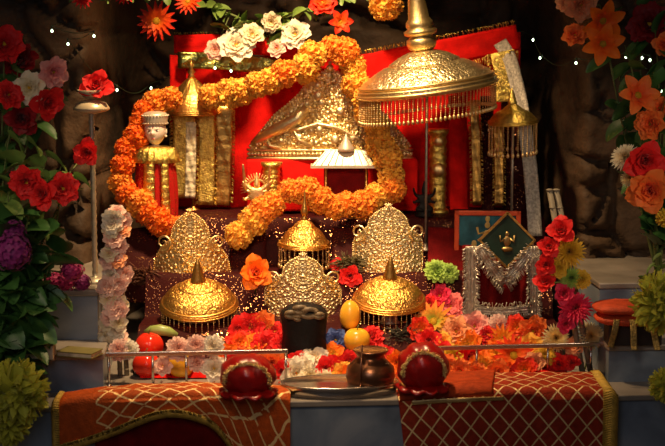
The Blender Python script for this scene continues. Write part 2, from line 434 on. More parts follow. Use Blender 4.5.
def fl_lily():
    mb = MB()
    for k in range(6):
        petal(mb, k*PI/3 + rnd.uniform(-.06, .06), 1.0, .30, .55+.1*(k % 2), -.75, .35, .05, 0, .95, .03, 0, 7, 4)
    for k in range(5): petal(mb, k*PI/2.5+.4, .62, .2, .9, -.6, .35, .04, 0, .95, .03, 0, 6, 4)
    return mb
def fl_peony():
    mb = MB()
    for lay in range(4):
        n = 4+lay
        for k in range(n):
            petal(mb, k*2*PI/n + lay*.6 + rnd.uniform(-.2, .2), .38+.2*lay, .26+.07*lay, 1.3-.33*lay, -.35, .3, .03, 0, .6, .06, rnd.uniform(-.2, .2), 6, 6)
    return mb
def fl_cluster():
    mb = MB(); n = 60
    for k in range(n):
        t = (k+.5)/n; th = math.acos(1-1.7*t); az = k*2.39996
        d = Vector((math.sin(th)*math.cos(az), math.sin(th)*math.sin(az), math.cos(th)*.85))*rnd.uniform(.88, 1.08)
        q = d.to_track_quat('Z', 'Y').to_matrix().to_4x4(); M = Matrix.Translation(d*.82) @ q @ Matrix.Rotation(rnd.random()*6, 4, 'Z')
        s2 = MB()
        for j in range(4): petal(s2, j*PI/2, .19, .085, .25, -.4, .2, .01, 0, .8, .01, 0, 3, 2)
        mb.add(s2.v, s2.f, M)
    mb.ball((0, 0, 0), .72, (1, 1, .8), 12, 8); return mb
def fl_pompom():
    mb = MB(); n = 210
    for k in range(n):
        t = (k+.5)/n; th = math.acos(1-1.8*t); az = k*2.39996
        d = Vector((math.sin(th)*math.cos(az), math.sin(th)*math.sin(az), math.cos(th)))
        q = d.to_track_quat('Z', 'Y').to_matrix().to_4x4(); M = Matrix.Translation(d*.35) @ q @ Matrix.Rotation(rnd.random()*6, 4, 'Z')
        s2 = MB(); petal(s2, 0, .62, .115, 1.15+rnd.uniform(-.2, .2), -.45, .25, .0, 0, .8, .03, 0, 4, 2)
        mb.add(s2.v, s2.f, M)
    mb.ball((0, 0, 0), .45, (1, 1, 1), 10, 6); return mb
FT = dict(marigold=fl_marigold, carnation=fl_carnation, gerbera=fl_gerbera, mum=fl_mum, rose=fl_rose, lily=fl_lily, peony=fl_peony, cluster=fl_cluster, pompom=fl_pompom)
COL = {
 'orange': ((.95, .17, .005), (1, .38, .04)), 'yorange': ((1, .30, .005), (1, .56, .08)),
 'dorange': ((.85, .09, .005), (1, .22, .01)), 'red': ((.45, .004, .008), (.85, .02, .02)), 'dred': ((.10, .002, .004), (.26, .006, .010)),
 'redor': ((.9, .22, .01), (.85, .035, .01)), 'redyel': ((.9, .55, .05), (.85, .10, .015)), 'pink': ((.75, .06, .10), (.90, .22, .22)),
 'hotpink': ((.7, .01, .05), (.85, .035, .12)), 'blush': ((.85, .32, .22), (.95, .66, .56)), 'cream': ((.75, .55, .20), (.88, .80, .60)),
 'white': ((.8, .62, .35), (.92, .86, .74)), 'yellow': ((.65, .36, .01), (.90, .68, .06)), 'lime': ((.40, .38, .02), (.62, .62, .07)),
 'green': ((.10, .22, .02), (.42, .62, .12)), 'purple': ((.12, .006, .10), (.30, .03, .20)), 'magenta': ((.22, .005, .08), (.45, .03, .16)),
 'peach': ((.8, .18, .05), (.9, .42, .20)), 'salmon': ((.85, .06, .01), (.95, .22, .04)), 'blue': ((.04, .06, .22), (.10, .16, .45)),
 'orgreen': ((.35, .5, .05), (.95, .25, .03)), 'orangey': ((1, .62, .05), (1, .20, .01)), 'creamy': ((.85, .52, .05), (.85, .72, .38)),
 'mustard': ((.55, .30, .01), (.85, .52, .04)), 'pinkw': ((.8, .10, .12), (.92, .42, .36)),
}
_fm = {}
def fmesh(t, c):
    if t not in _fm:
        b_ = FT[t](); rs = sorted(math.hypot(q[0], q[1]) for q in b_.v); k_ = 1.0/rs[int(len(rs)*.96)]
        b_.v = [(q[0]*k_, q[1]*k_, q[2]*k_) for q in b_.v]
        _fm[t] = b_.mesh(t, petal_mat('x', (0, 0, 0), (0, 0, 0)))
    if (t, c) not in _fm:
        me = _fm[t].copy(); me.materials[0] = petal_mat(c+'_petal', *COL[c]); _fm[(t, c)] = me
    return _fm[(t, c)]
mb = MB(); mb.ball((0, 0, .06), .17, (1, 1, .55), 12, 7)
for k in range(40):
    a = k*2.4; r_ = .16*math.sqrt(k/40); mb.ball((r_*math.cos(a), r_*math.sin(a), .14-.5*r_*r_), .022, n=5, m=4)
_ctr = {}
def centre(c):
    if c not in _ctr: _ctr[c] = mb_c.mesh('flower_centre', petal_mat(c+'_stamen', *COL[c]))
    return _ctr[c]
mb_c = mb
def sepal_mesh():
    mb = MB(); mb.tube([(0, 0, -.02), (0, 0, -.18), (0, 0, -.3)], lambda s: .17*(1-s)+.05, 8)
    for k in range(5): petal(mb, k*2*PI/5, .38, .10, .05, .5, .2, .05, -.1, .7)
    return mb.mesh('sepals', STEMG)
SEP = sepal_mesh()
CTR = {'gerbera': 'yellow', 'lily': 'mustard', 'peony': 'yellow'}
flower_count = [0]
def flower(t, c, p, r, label, cat='flower', face=None, name=None, stem=None, group=None, ctr=None, jit=.35, squash=1.0):
    """p: world centre; stem: list of world points from the flower backwards"""
    if face is None: face = (CAM - p).normalized() + Vector((0, 0, .25))
    face = Vector(face).normalized() + Vector((rnd.uniform(-jit, jit), 0, rnd.uniform(-jit, jit)))
    q = face.to_track_quat('Z', 'Y')
    o = thing(name or {'marigold': 'marigold_flower', 'carnation': 'carnation_flower', 'gerbera': 'gerbera_flower', 'mum': 'chrysanthemum_flower', 'rose': 'rose_flower',
              'lily': 'lily_flower', 'peony': 'peony_flower', 'cluster': 'hydrangea_flower', 'pompom': 'pompom_flower'}[t], label, cat, p, group)
    b = inst('petals', fmesh(t, c), o, rot=q, sc=(r, r, r*squash))
    b.rotation_quaternion = q @ Matrix.Rotation(rnd.random()*6.28, 3, 'Z').to_quaternion()
    cc = ctr or CTR.get(t)
    if cc: inst('flower_centre', centre(cc), o, rot=q, sc=r*1.05)
    inst('sepals', SEP, o, rot=q, sc=r*.8)
    if stem:
        m2 = MB(); pts = [Vector((0, 0, 0)) - face.normalized()*r*.2] + [Vector(s)-p for s in stem]
        # smooth path
        pp = []
        for i in range(len(pts)-1):
            for s in range(4): pp.append(pts[i].lerp(pts[i+1], s/4))
        pp.append(pts[-1]); m2.tube(pp, .0022, 5); m2.build('stem', STEMG, o)
    return o

# garlands of marigolds: each head a part on one thread
def smooth_path(pts, step_):
    pts = [Vector(p) for p in pts]; out = []
    P4 = [pts[0]*2-pts[1]] + pts + [pts[-1]*2-pts[-2]]
    for i in range(1, len(P4)-2):
        for s in range(24):
            t = s/24; a, b, c, d = P4[i-1:i+3]
            out.append(.5*((2*b) + (-a+c)*t + (2*a-5*b+4*c-d)*t*t + (-a+3*b-3*c+d)*t**3))
    out.append(pts[-1]); res = [out[0]]; acc = 0
    for a, b in zip(out, out[1:]):
        acc += (b-a).length
        if acc >= step_: res.append(b); acc = 0
    return res, out
def garland(label, pix, cols, r, stepm, t='marigold', rows=2, spread=.5):
    base = at(*pix[0]); o = thing('marigold_garland' if t == 'marigold' else 'flower_garland', label, 'garland', base)
    heads, thread = smooth_path([at(*p)-base for p in pix], stepm)
    m2 = MB(); m2.tube(thread, .0015, 4); m2.build('thread', FRG, o)
    n = 0
    for i, h in enumerate(heads):
        for k in range(rows):
            d = Vector((rnd.uniform(-1, 1), rnd.uniform(-1, .2), rnd.uniform(-1, 1))); d.normalize()
            if n >= 98: break
            f = (d*.9 + Vector((0, -1, .25))).normalized(); n += 1
            inst('marigold_head' if t == 'marigold' else 'flower_head', fmesh(t, cols(i/len(heads))), o, h + d*r*spread, f.to_track_quat('Z', 'Y'), r*rnd.uniform(.88, 1.1))
    return o
def gc(i): return 'yorange' if rnd.random() < .75 else 'orange'
garland('golden orange marigold garland arching over and around the large gilt crown',
        [(212, 96, .70), (240, 90, .68), (268, 80, .66), (300, 68, .66), (325, 50, .68), (345, 55, .68), (356, 80, .68), (368, 108, .66), (380, 138, .64), (388, 160, .62), (392, 185, .60)],
        gc, .0370, .0400, rows=1, spread=.22)
garland('orange marigold garland swagged across the altar below the red block',
        [(392, 190, .585), (368, 202, .58), (340, 208, .565), (318, 200, .56), (296, 190, .56), (278, 202, .555), (262, 214, .55), (246, 228, .54), (232, 243, .53)],
        lambda s: 'orange' if rnd.random() < .6 else 'yorange', .0360, .0390, rows=1, spread=.25)
garland('deep orange marigold garland hanging around the white-faced statue',
        [(172, 96, .66), (150, 108, .66), (136, 135, .63), (124, 158, .61), (118, 180, .59), (134, 198, .575), (150, 212, .565), (168, 224, .56), (182, 230, .555)],
        lambda s: 'orange' if s < .12 else ('dorange' if rnd.random() < .65 else 'orange'), .0345, .0375, rows=1, spread=.25)

# ------------------------------------------------------------------ ceremonial umbrellas
def pendant_mesh(L):
    mb = MB(); n = int(L/.0055)
    mb.tube([(0, 0, 0), (0, 0, -L*.9)], .0006, 4)
    for k in range(n): mb.ball((0, 0, -.003-k*.0055), .0017, n=5, m=4)
    mb.ball((0, 0, -L), .0042, (1, .6, 1.4), 6, 5); return mb.mesh('pendant', PALE)
def emboss(amp, k1=18, k2=9.0):
    def rf(a, r, z, k):
        if r < .02: return r, z
        h = amp*(math.sin(a*k1 + 3*math.sin(z*40))*math.cos(k*1.1) + .6*math.cos(a*k1*2.3 + k*.9))
        return r*(1+h), z + h*.4
    return rf
def dome_prof(prof, n=6):
    out = []
    for (a, b), (c, d) in zip(prof, prof[1:]):
        for i in range(n): out.append((a+(c-a)*i/n, b+(d-b)*i/n))
    out.append(prof[-1]); return out
def umbrella(label, px, py, Y, Rp, prof, finial, material, tilt, nf, fl, pole_to, polemat, pole_off=0, name='ceremonial_umbrella', fm=None):
    s = mp(Y); Rm = Rp*s; c = at(px, py, Y)
    base = Vector((c.x, c.y, pole_to)); o = thing(name, label, 'umbrella', base)
    T = c - base
    rot = Matrix.Rotation(R(tilt[0]), 4, 'X') @ Matrix.Rotation(R(tilt[1]), 4, 'Y')
    def fin(ob): ob.location = T; ob.rotation_euler = rot.to_euler(); return ob
    # canopy with thickness: outer then inner profile
    P = dome_prof([(r*Rm, z*Rm) for r, z in prof], 4)
    inner = [(r*.96, z-.004) for r, z in reversed(P)]
    mb = MB()
    def rf(a, r, z, k):
        t = k/len(P)
        if .28 < t < .86:
            h = .006*math.sin(a*16+2.4*math.sin(k*.9)) * math.sin(k*1.3+math.sin(a*8)*1.5)
            return r*(1+h), z*(1+h*2)
        return r, z
    mb.lathe(P, 128, rf=rf); mb.lathe(list(reversed(P))[::-1] if 0 else [(r*.955, z-.003) for r, z in P], 64)
    can = fin(mb.build('canopy', ENG.get(material.name, material), o))
    mb = MB()
    for k in range(3):
        rr = Rm*(1.01-.022*k); zz = -Rm*.02 + Rm*.055*k
        mb.lathe([(rr-.003, zz-Rm*.022), (rr+.001, zz-Rm*.018), (rr+.003, zz), (rr+.001, zz+Rm*.018), (rr-.003, zz+Rm*.022)], 96)
    fin(mb.build('rim', material, o))
    zt = prof[-1][1]*Rm
    mb = MB(); mb.lathe([(r*Rm, zt+z*Rm) for r, z in finial], 32, rf=None); fin(mb.build('finial', fm or material, o))
    pm = pendant_mesh(fl)
    for k in range(nf):
        a = 2*PI*k/nf
        p = T + (rot @ Vector((Rm*.985*math.cos(a), Rm*.985*math.sin(a), -Rm*.035)))
        inst('pendant', pm, o, p)
    mb = MB(); mb.tube([(0, 0, 0), (0, 0, T.z*.5), (0, 0, T.z + zt*.95)], .0035, 8)
    mb.lathe([(.018, 0), (.018, .004), (.006, .010), (.003, .02)], 20)
    mb.build('pole', polemat, o)
    return o
DP = [(1.0, -.03), (1.0, .05), (.95, .10), (.93, .15), (.86, .27), (.74, .38), (.60, .46), (.52, .49), (.50, .53), (.42, .56), (.30, .62), (.17, .66), (.12, .67)]
CONE = [(.19, -.03), (.20, .02), (.17, .08), (.13, .28), (.08, .46), (.03, .60), (0, .64)]
umbrella('small gold domed umbrella in front of the tall left filigree crown', 199, 304, .40, 38.5, DP, CONE, GOLD, (14, 0), 40, .040, .09, GOLDD, fm=GOLDD)
umbrella('small gold domed umbrella in front of the right filigree crown', 389, 300, .40, 36.5, DP, CONE, GOLD, (12, 1), 40, .040, .09, GOLDD, fm=GOLDD)
MP = [(1.0, -.03), (1.0, .05), (.93, .12), (.84, .26), (.74, .42), (.62, .56), (.48, .66), (.42, .70), (.40, .76), (.30, .86), (.16, .96), (.10, 1.0)]
NEEDLE = [(.13, -.02), (.15, .05), (.08, .10), (.12, .18), (.16, .3), (.12, .45), (.06, .75), (.02, 1.1), (0, 1.2)]
umbrella('little gold bell-shaped umbrella hanging over the middle crown', 304, 244, .50, 25.5, MP, NEEDLE, GOLD, (4, 1), 26, .050, .19, GOLDD, fm=GOLDD)
TP = [(1.0, -.05), (1.0, .03), (.96, .05), (.97, .09), (.88, .17), (.72, .27), (.58, .335), (.52, .345), (.50, .375), (.36, .455), (.22, .51), (.12, .53)]
TF = [(.14, -.02), (.19, .03), (.22, .10), (.21, .16), (.16, .20), (.23, .23), (.24, .28), (.18, .31), (.20, .35), (.19, .40), (.15, .46), (.125, .70), (.09, 1.0), (.03, 1.25), (0, 1.3)]
umbrella('large pale gold umbrella with bead fringe and tall finial, above everything else', 427, 87, .60, 69, TP, TF, PALE, (1, -7.5), 96, .062, H(0, .60), SLATE)
# small gold umbrellas at right and left of the backdrop
SP = [(1.0, -.03), (1.0, .05), (.9, .2), (.7, .40), (.45, .52), (.35, .6), (.2, .72), (.1, .78)]
umbrella('small tasselled gold umbrella at the right edge of the backdrop', 513, 122, .62, 24, SP, CONE, FOIL, (3, -3), 30, .075, H(.4, .62), SLATE, name='tasselled_umbrella')
gd = umbrella('gold dome with a knobbed finial above the foil strips, upper left', 192, 112, .76, 27, [(1.0, -.03), (1.0, .05), (.92, .3), (.76, .62), (.5, .9), (.3, 1.1), (.14, 1.25)], [(.10, -.02), (.14, .06), (.08, .12), (.15, .22), (.05, .36), (.12, .45), (.03, .55), (0, .68)], GOLDD, (2, 0), 0, .05, H(0, .76), GOLDD, name='gold_dome'); gd['category'] = 'dome'

# ------------------------------------------------------------------ crowns
def crown_plate(outline, Hm, hw, cy, relief, nx=150, ny=130, thick=.004):
    """outline(t) gives half width (m) at height fraction t; bent round a vertical cylinder of radius cy"""
    mb = MB()
    def pos(x, z, d):
        a = x/cy; rr = cy + d
        return (rr*math.sin(a), cy - rr*math.cos(a), z)
    def front(u, v):
        h = outline(v); x = (2*u-1)*h; e = min(1, (1-abs(2*u-1))*h/.004) if h else 0
        return pos(x, v*Hm, relief(x, v*Hm)*min(1, e))
    mb.grid(front, nx, ny)
    mb.grid(lambda u, v: pos(-(2*u-1)*outline(v), v*Hm, -thick), 40, ny)
    return mb, pos
def scroll_relief(seed, cell, amp):
    def f(x, z):
        X = abs(x)
        p = Vector((X/cell, z/cell, seed)); d, pts = noise.voronoi(p, distance_metric='DISTANCE', exponent=2.5)
        c = pts[0]; dx, dz = p.x-c.x, p.y-c.y; a = math.atan2(dz, dx)
        sp = .5+.5*math.cos(a + d[0]*9)
        edge = min(1, (d[1]-d[0])*5)
        return amp*(sp*edge + .35*noise.noise(p*3.1))
    return f
def interp(tab):
    def f(t):
        for (a, x), (b, y) in zip(tab, tab[1:]):
            if t <= b: return x + (y-x)*(t-a)/(b-a)
        return tab[-1][1]
    return f
def spiral(c, r, turns, sgn, pos, d=.004, n=40, ph=0):
    out = []
    for i in range(n+1):
        t = i/n; a = ph + sgn*turns*2*PI*t; rr = r*(1-.82*t)
        out.append(pos(c[0]+rr*math.cos(a), c[1]+rr*math.sin(a), d))
    return out
def small_crown(label, px, ytop, ybot, Y, tab, material, base_z, seed, cell=.0115, vol=None):
    s = mp(Y); c = at(px, ybot, Y); Hm = (ybot-ytop)*s
    f0 = interp([(t, w*s) for t, w in tab]); o = thing('crown', label, 'crown', (c.x, c.y, c.z))
    mb, pos = crown_plate(f0, Hm, 0, .16, scroll_relief(seed, cell, .0026)); mb.build('crown_plate', material, o)
    # beaded edge
    mb = MB(); L = []
    for i in range(400):
        t = i/399
        L.append((f0(t), t*Hm))
    last = None
    for x, z in L:
        if last is None or math.hypot(x-last[0], z-last[1]) > .0048:
            last = (x, z)
            for sg in (-1, 1): mb.ball(pos(sg*x, z, .001), .0026, n=7, m=5)
    mb.build('beaded_edge', material, o)
    # inner oval of beads and scrolls
    mb = MB(); a_, b_, z_ = vol['oval']
    for i in range(34):
        q = 2*PI*i/34; mb.ball(pos(a_*s*math.cos(q), z_*s + b_*s*math.sin(q), .004), .0021, n=6, m=5)
    for k in range(9):
        z = z_*s + b_*s*(-.8+.2*k); mb.tube(spiral((a_*s*.38, z), .006, 1.4, -1, pos), .0010, 5); mb.tube(spiral((-a_*s*.38, z), .006, 1.4, 1, pos, ph=PI), .0010, 5)
    mb.build('central_medallion', material, o)
    for sg in (-1, 1):
        mb = MB(); x, z, r = vol['scroll']
        mb.tube(spiral((sg*x*s, z*s), r*s, 1.6, -sg, pos, .005, 50, ph=(PI if sg < 0 else 0)+sg*-1.2), lambda t: .0036*(1-.5*t), 6)
        mb.build('side_scroll', material, o)
    mb = MB(); mb.ball(pos(0, Hm+.003, 0), .005, n=8, m=6)
    for k in range(-2, 3): mb.tube([pos(0, Hm, 0), pos(k*.005, Hm+.012-abs(k)*.002, 0)], .0012, 5)
    mb.build('finial', material, o)
    # padded red head form the crown is set on
    return o
tabL = [(0, 43), (.3, 42), (.42, 40), (.52, 36), (.60, 31), (.66, 25), (.71, 19.5), (.80, 18.5), (.90, 14), (.97, 7), (1, 2)]
tabR = [(0, 34), (.3, 37), (.55, 37), (.64, 34), (.71, 26), (.76, 21), (.86, 18.5), (.95, 11), (1, 3)]
tabM = [(0, 40), (.5, 41), (.60, 37), (.68, 30), (.74, 21), (.84, 19.5), (.94, 13), (1, 4)]
small_crown('tall pointed gilt filigree crown behind the left gold umbrella', 191, 211, 302, .49, tabL, PALE, .1, 1.3, vol=dict(oval=(13, 25, 64), scroll=(27, 60, 9)))
small_crown('round-topped gilt filigree crown behind the right gold umbrella', 388, 206, 290, .49, tabR, SILV, .1, 4.3, .0105, vol=dict(oval=(15, 18, 66), scroll=(30, 58, 9)))
small_crown('silver gilt filigree crown in the middle, right above the black idol', 303, 255, 328, .43, tabM, SILV, .1, 8.3, .0115, vol=dict(oval=(14, 16, 54), scroll=(31, 50, 9)))
# cushions the crowns stand on
def cushion(label, px, py, Y, w, h, z0, material=REDD):
    c = at(px, py, Y); s = mp(Y)
    mb = MB(); top = c.z - z0
    mb.lathe([(w*s*.8, 0), (w*s*.92, top*.15), (w*s*.9, top*.7), (w*s*.8, top*.93), (w*s*.5, top), (0.0001, top)], 40)
    m = tag(mb.build('crown_pedestal', material, loc=(c.x, c.y, z0)), label, 'stand'); return m
cushion('round maroon cloth-covered stand under the left crown', 191, 250, .60, 30, 0, H(-.2, .49)-.0)
cushion('round maroon cloth-covered stand under the right crown', 388, 252, .60, 28, 0, H(.2, .49)-.0)
# the large crown
def big_crown():
    Y = .70; s = mp(Y); c = at(330, 159.5, Y)
    o = thing('large_crown', 'large silver gilt crown with embossed figures inside the marigold arch', 'crown', c)
    Hm = 88*s; f0 = interp([(t, w*s) for t, w in [(0, 86), (.10, 85), (.14, 84), (.2, 80), (.35, 68), (.5, 56), (.62, 42), (.74, 30), (.84, 24), (.93, 17), (1, 4)]])
    sr = scroll_relief(2.2, .024, .007); s2 = scroll_relief(5.1, .010, .003)
    mb, pos = crown_plate(f0, Hm, 0, .42, lambda x, z: sr(x+.5, z)+s2(x, z) if z > .018 else .001, 240, 150); mb.build('crown_plate', PALE, o)
    mb = MB()
    for zz, rr in ((.002, .0045), (.024, .0035)):
        mb.tube([pos(-86*s + 172*s*i/60, zz, .006) for i in range(61)], rr, 8)
    for i in range(46): mb.ball(pos(-84*s + 168*s*i/45, .0135, .007), .0052, (1, 1, 1.1), 8, 6)
    mb.build('base_band', SILV, o)
    mb = MB(); last = None
    for i in range(500):
        t = .15+.85*i/499; x, z = f0(t), t*Hm
        if last is None or math.hypot(x-last[0], z-last[1]) > .0085:
            last = (x, z)
            for sg in (-1, 1): mb.ball(pos(sg*x, z, .003), .0046, n=7, m=5)
    mb.build('beaded_edge', SILV, o)
    # embossed reclining lion: long body, legs, and a seated figure above
    mb = MB(); q = lambda a, b, d=.012: pos((a-330)*s, (159.5-b)*s, d)
    mb.tube([q(250, 143, .006), q(258, 139, .010), q(270, 133, .012), q(284, 127, .013), q(298, 119, .015), q(308, 108, .014)], lambda t: .004+.0125*math.sin(PI*min(1, t*.75+.05)), 12)
    mb.tube([q(286, 129), q(300, 130), q(318, 124), q(338, 128), q(356, 138), q(372, 146)], lambda t: .006*(1-.4*t), 8)
    mb.tube([q(266, 135), q(270, 146), q(282, 148)], .0045, 8); mb.tube([q(292, 126), q(300, 140), q(312, 146)], .0045, 8)
    for i in range(620):
        t = rnd.uniform(.16, .97); h_ = f0(t); x = rnd.uniform(-.94, .94)*h_
        mb.ball(pos(x, t*Hm, .005), rnd.uniform(.0032, .0070), (1, .8, rnd.uniform(.8, 1.3)), 7, 5)
    for (a, b, r) in ((322, 103, .012), (318, 86, .011), (319, 96, .014), (340, 112, .013), (300, 138, .012), (335, 140, .013), (282, 141, .010), (352, 138, .012), (308, 104, .009), (292, 112, .008), (320, 130, .011), (372, 146, .009), (385, 148, .008), (366, 130, .008)):
        mb.ball(q(a, b, .009), r, (1, .6, 1), 12, 8)
        for k in range(8): mb.ball(q(a+r/s*1.1*math.cos(k*PI/4), b+r/s*1.1*math.sin(k*PI/4), .007), .0042, n=6, m=5)
    mb.build('embossed_figures', SILV, o)
    mb = MB(); mb.ball(pos(0, Hm+.006, 0), .010, n=10, m=8); mb.ball(pos(0, Hm+.02, 0), .005, n=8, m=6); mb.build('finial', SILV, o)
    o.rotation_euler = (R(-4), 0, 0)
big_crown()

# ------------------------------------------------------------------ little silver pavilion
def pavilion():
    Y = .655; s = mp(Y); c = at(346, 193, Y); zb = H(c.x, Y)+.004; o = thing('pavilion', 'little white silver roofed pavilion in front of the red block', 'shrine', (c.x, c.y, zb))
    zr = at(346, 165, Y).z - zb
    mb = MB(); w0, d0, w1, d1 = 34*s, .040, 20*s, .02; h1 = 15*s
    mb.hexa([(-w0, -d0, zr), (w0*.85, -d0, zr), (w0*.85, d0*.2, zr), (-w0, d0*.2, zr), (-w1, -d1*.6, zr+h1), (w1*.95, -d1*.6, zr+h1), (w1*.95, 0, zr+h1), (-w1, 0, zr+h1)])
    mb.hexa([(-w0*1.03, -d0*1.1, zr-.004), (w0*.88, -d0*1.1, zr-.004), (w0*.88, d0*.2, zr-.004), (-w0*1.03, d0*.2, zr-.004), (-w0*1.03, -d0*1.1, zr+.003), (w0*.88, -d0*1.1, zr+.003), (w0*.88, d0*.2, zr+.003), (-w0*1.03, d0*.2, zr+.003)])
    for k in range(9): mb.tube([(-w0+.006+k*(w0*1.8)/9, -d0, zr+.003), (-w1+.003+k*w1*1.9/9, -d1*.6, zr+h1)], .0012, 5)
    mb.build('roof', SILVW, o, smooth=False)
    mb = MB(); mb.lathe([(9*s, zr+h1-.002), (8*s, zr+h1+.006), (5.5*s, zr+h1+.016), (2.5*s, zr+h1+.03), (.5*s, zr+h1+.042), (0, zr+h1+.044)], 24, Matrix.Translation((0, -d1*.4, 0))); mb.build('spire', SILVW, o)
    for sx in (-1, 1):
        mb = MB(); mb.tube([(sx*20*s, -.026, 0), (sx*20*s, -.026, zr)], .0035, 8); mb.build('post', GOLDD, o)
    mb = MB(); mb.box((0, -.012, zr/2), (44*s, .006, zr)); mb.build('back_panel', REDD, o, smooth=False)
    return c, zb, o
pc, pz, po = pavilion()
def idol(name, label, px, py, Y, h, material, arms=4, zb=None, halo=False, wide=1.0):
    """seated many-armed figurine, body one skinned mesh"""
    c = at(px, py, Y) if zb is None else Vector((at(px, py, Y).x, Y, zb)); o = thing(name, label, 'figurine', c)
    mb = MB(); k = h
    mb.lathe([(.24*k, 0), (.26*k, .03*k), (.20*k, .07*k), (.24*k, .11*k), (.2*k, .13*k)], 24); mb.build('pedestal', material, o)
    me = bpy.data.meshes.new('body'); V = []; E = []; Rr = []
    def v(p, r, par=None):
        V.append(Vector(p)*k); Rr.append(r*k*wide)
        if par is not None: E.append((par, len(V)-1))
        return len(V)-1
    hip = v((0, 0, .20), .085); ab = v((0, 0, .33), .07, hip); ch = v((0, 0, .47), .095, ab); nk = v((0, 0, .57), .035, ch); hd = v((0, -.01, .66), .068, nk); ht = v((0, 0, .74), .06, hd); cp = v((0, 0, .86), .035, ht); ct = v((0, 0, .95), .012, cp)
    for sg in (-1, 1):
        kn = v((sg*.22, -.12, .19), .06, hip); ft = v((sg*.02, -.17, .165), .035, kn)
        for j in range(arms//2):
            el = v((sg*(.20+.03*j), -.03, .40+.16*j), .034, ch); hn = v((sg*(.28-.0*j), -.08, .36+.33*j), .026, el); v((sg*(.29), -.09, .42+.36*j), .020, hn)
    me.from_pydata(V, E, []); me.materials.append(material)
    b = bpy.data.objects.new('body', me); C.objects.link(b); b.parent = o
    sk = b.modifiers.new('skin', 'SKIN'); me.skin_vertices.new() if not me.skin_vertices else None
    for i, r_ in enumerate(Rr): me.skin_vertices[0].data[i].radius = (r_, r_)
    me.skin_vertices[0].data[0].use_root = True
    sb = b.modifiers.new('sub', 'SUBSURF'); sb.levels = 1; sb.render_levels = 2
    if halo:
        mb = MB()
        for j in range(21):
            a = -.3 + (PI+.6)*j/20
            mb.tube([(.17*k*math.cos(a), .03*k, .6*k+.17*k*math.sin(a)), (.36*k*math.cos(a), .03*k, .6*k+.34*k*math.sin(a))], lambda t: .014*k*(1-t)+.004*k, 5)
        mb.tube([(.20*k*math.cos(j*PI/15), .03*k, .6*k+.20*k*math.sin(j*PI/15)) for j in range(31)], .016*k, 6)
        mb.build('halo', material, o)
    return o
idol('deity_figurine', 'tiny dark metal figurine inside the silver pavilion', 352, 190, .625, .045, GOLDD, 2, zb=H(.1, .625)+.004)
idol('deity_figurine', 'golden many-armed figurine with rayed halo left of the red block', 257, 215, .635, .118, PALE, 6, zb=H(-.2, .64)+.004, halo=True, wide=1.1)
idol('deity_figurine', 'small black figurine beside the pole of the large umbrella', 424, 218, .64, .095, BLACK, 4, zb=H(.2, .64)+.004, wide=1.25)
# two gold foil columns beneath the crown
for (px, lab) in ((272, 'short gold column in front of the red block, left of its middle'), (437, 'gold foil column with a round boss right of the pole')):
    Y = .70 if px < 300 else .735; s = mp(Y); c = at(px, 200, Y); zb = H(c.x, Y)+.002; h = at(px, 161 if px < 300 else 128, Y).z - zb
    o = thing('gold_column', lab, 'column', (c.x, c.y-.02, zb))
    mb = MB(); rr = 9.5*s
    mb.lathe([(rr*1.2, 0), (rr*1.2, .008), (rr*.9, .014)] + [(rr*(.9+.06*math.sin(i*1.9)), .014+(h-.03)*i/30) for i in range(31)] + [(rr*1.1, h-.01), (rr*1.15, h-.001)], 28, rf=lambda a, r, z, k: (r*(1+.04*math.sin(a*14)), z))
    mb.build('shaft', FOIL, o)
    if px > 300:
        mb = MB(); mb.ball((0, -rr*.9, h*.52), 7*s, (1, .6, 1), 14, 10); mb.ball((0, -rr*.9, h*.86), 5.5*s, (1, .6, 1), 14, 10); mb.build('boss', PALE, o)

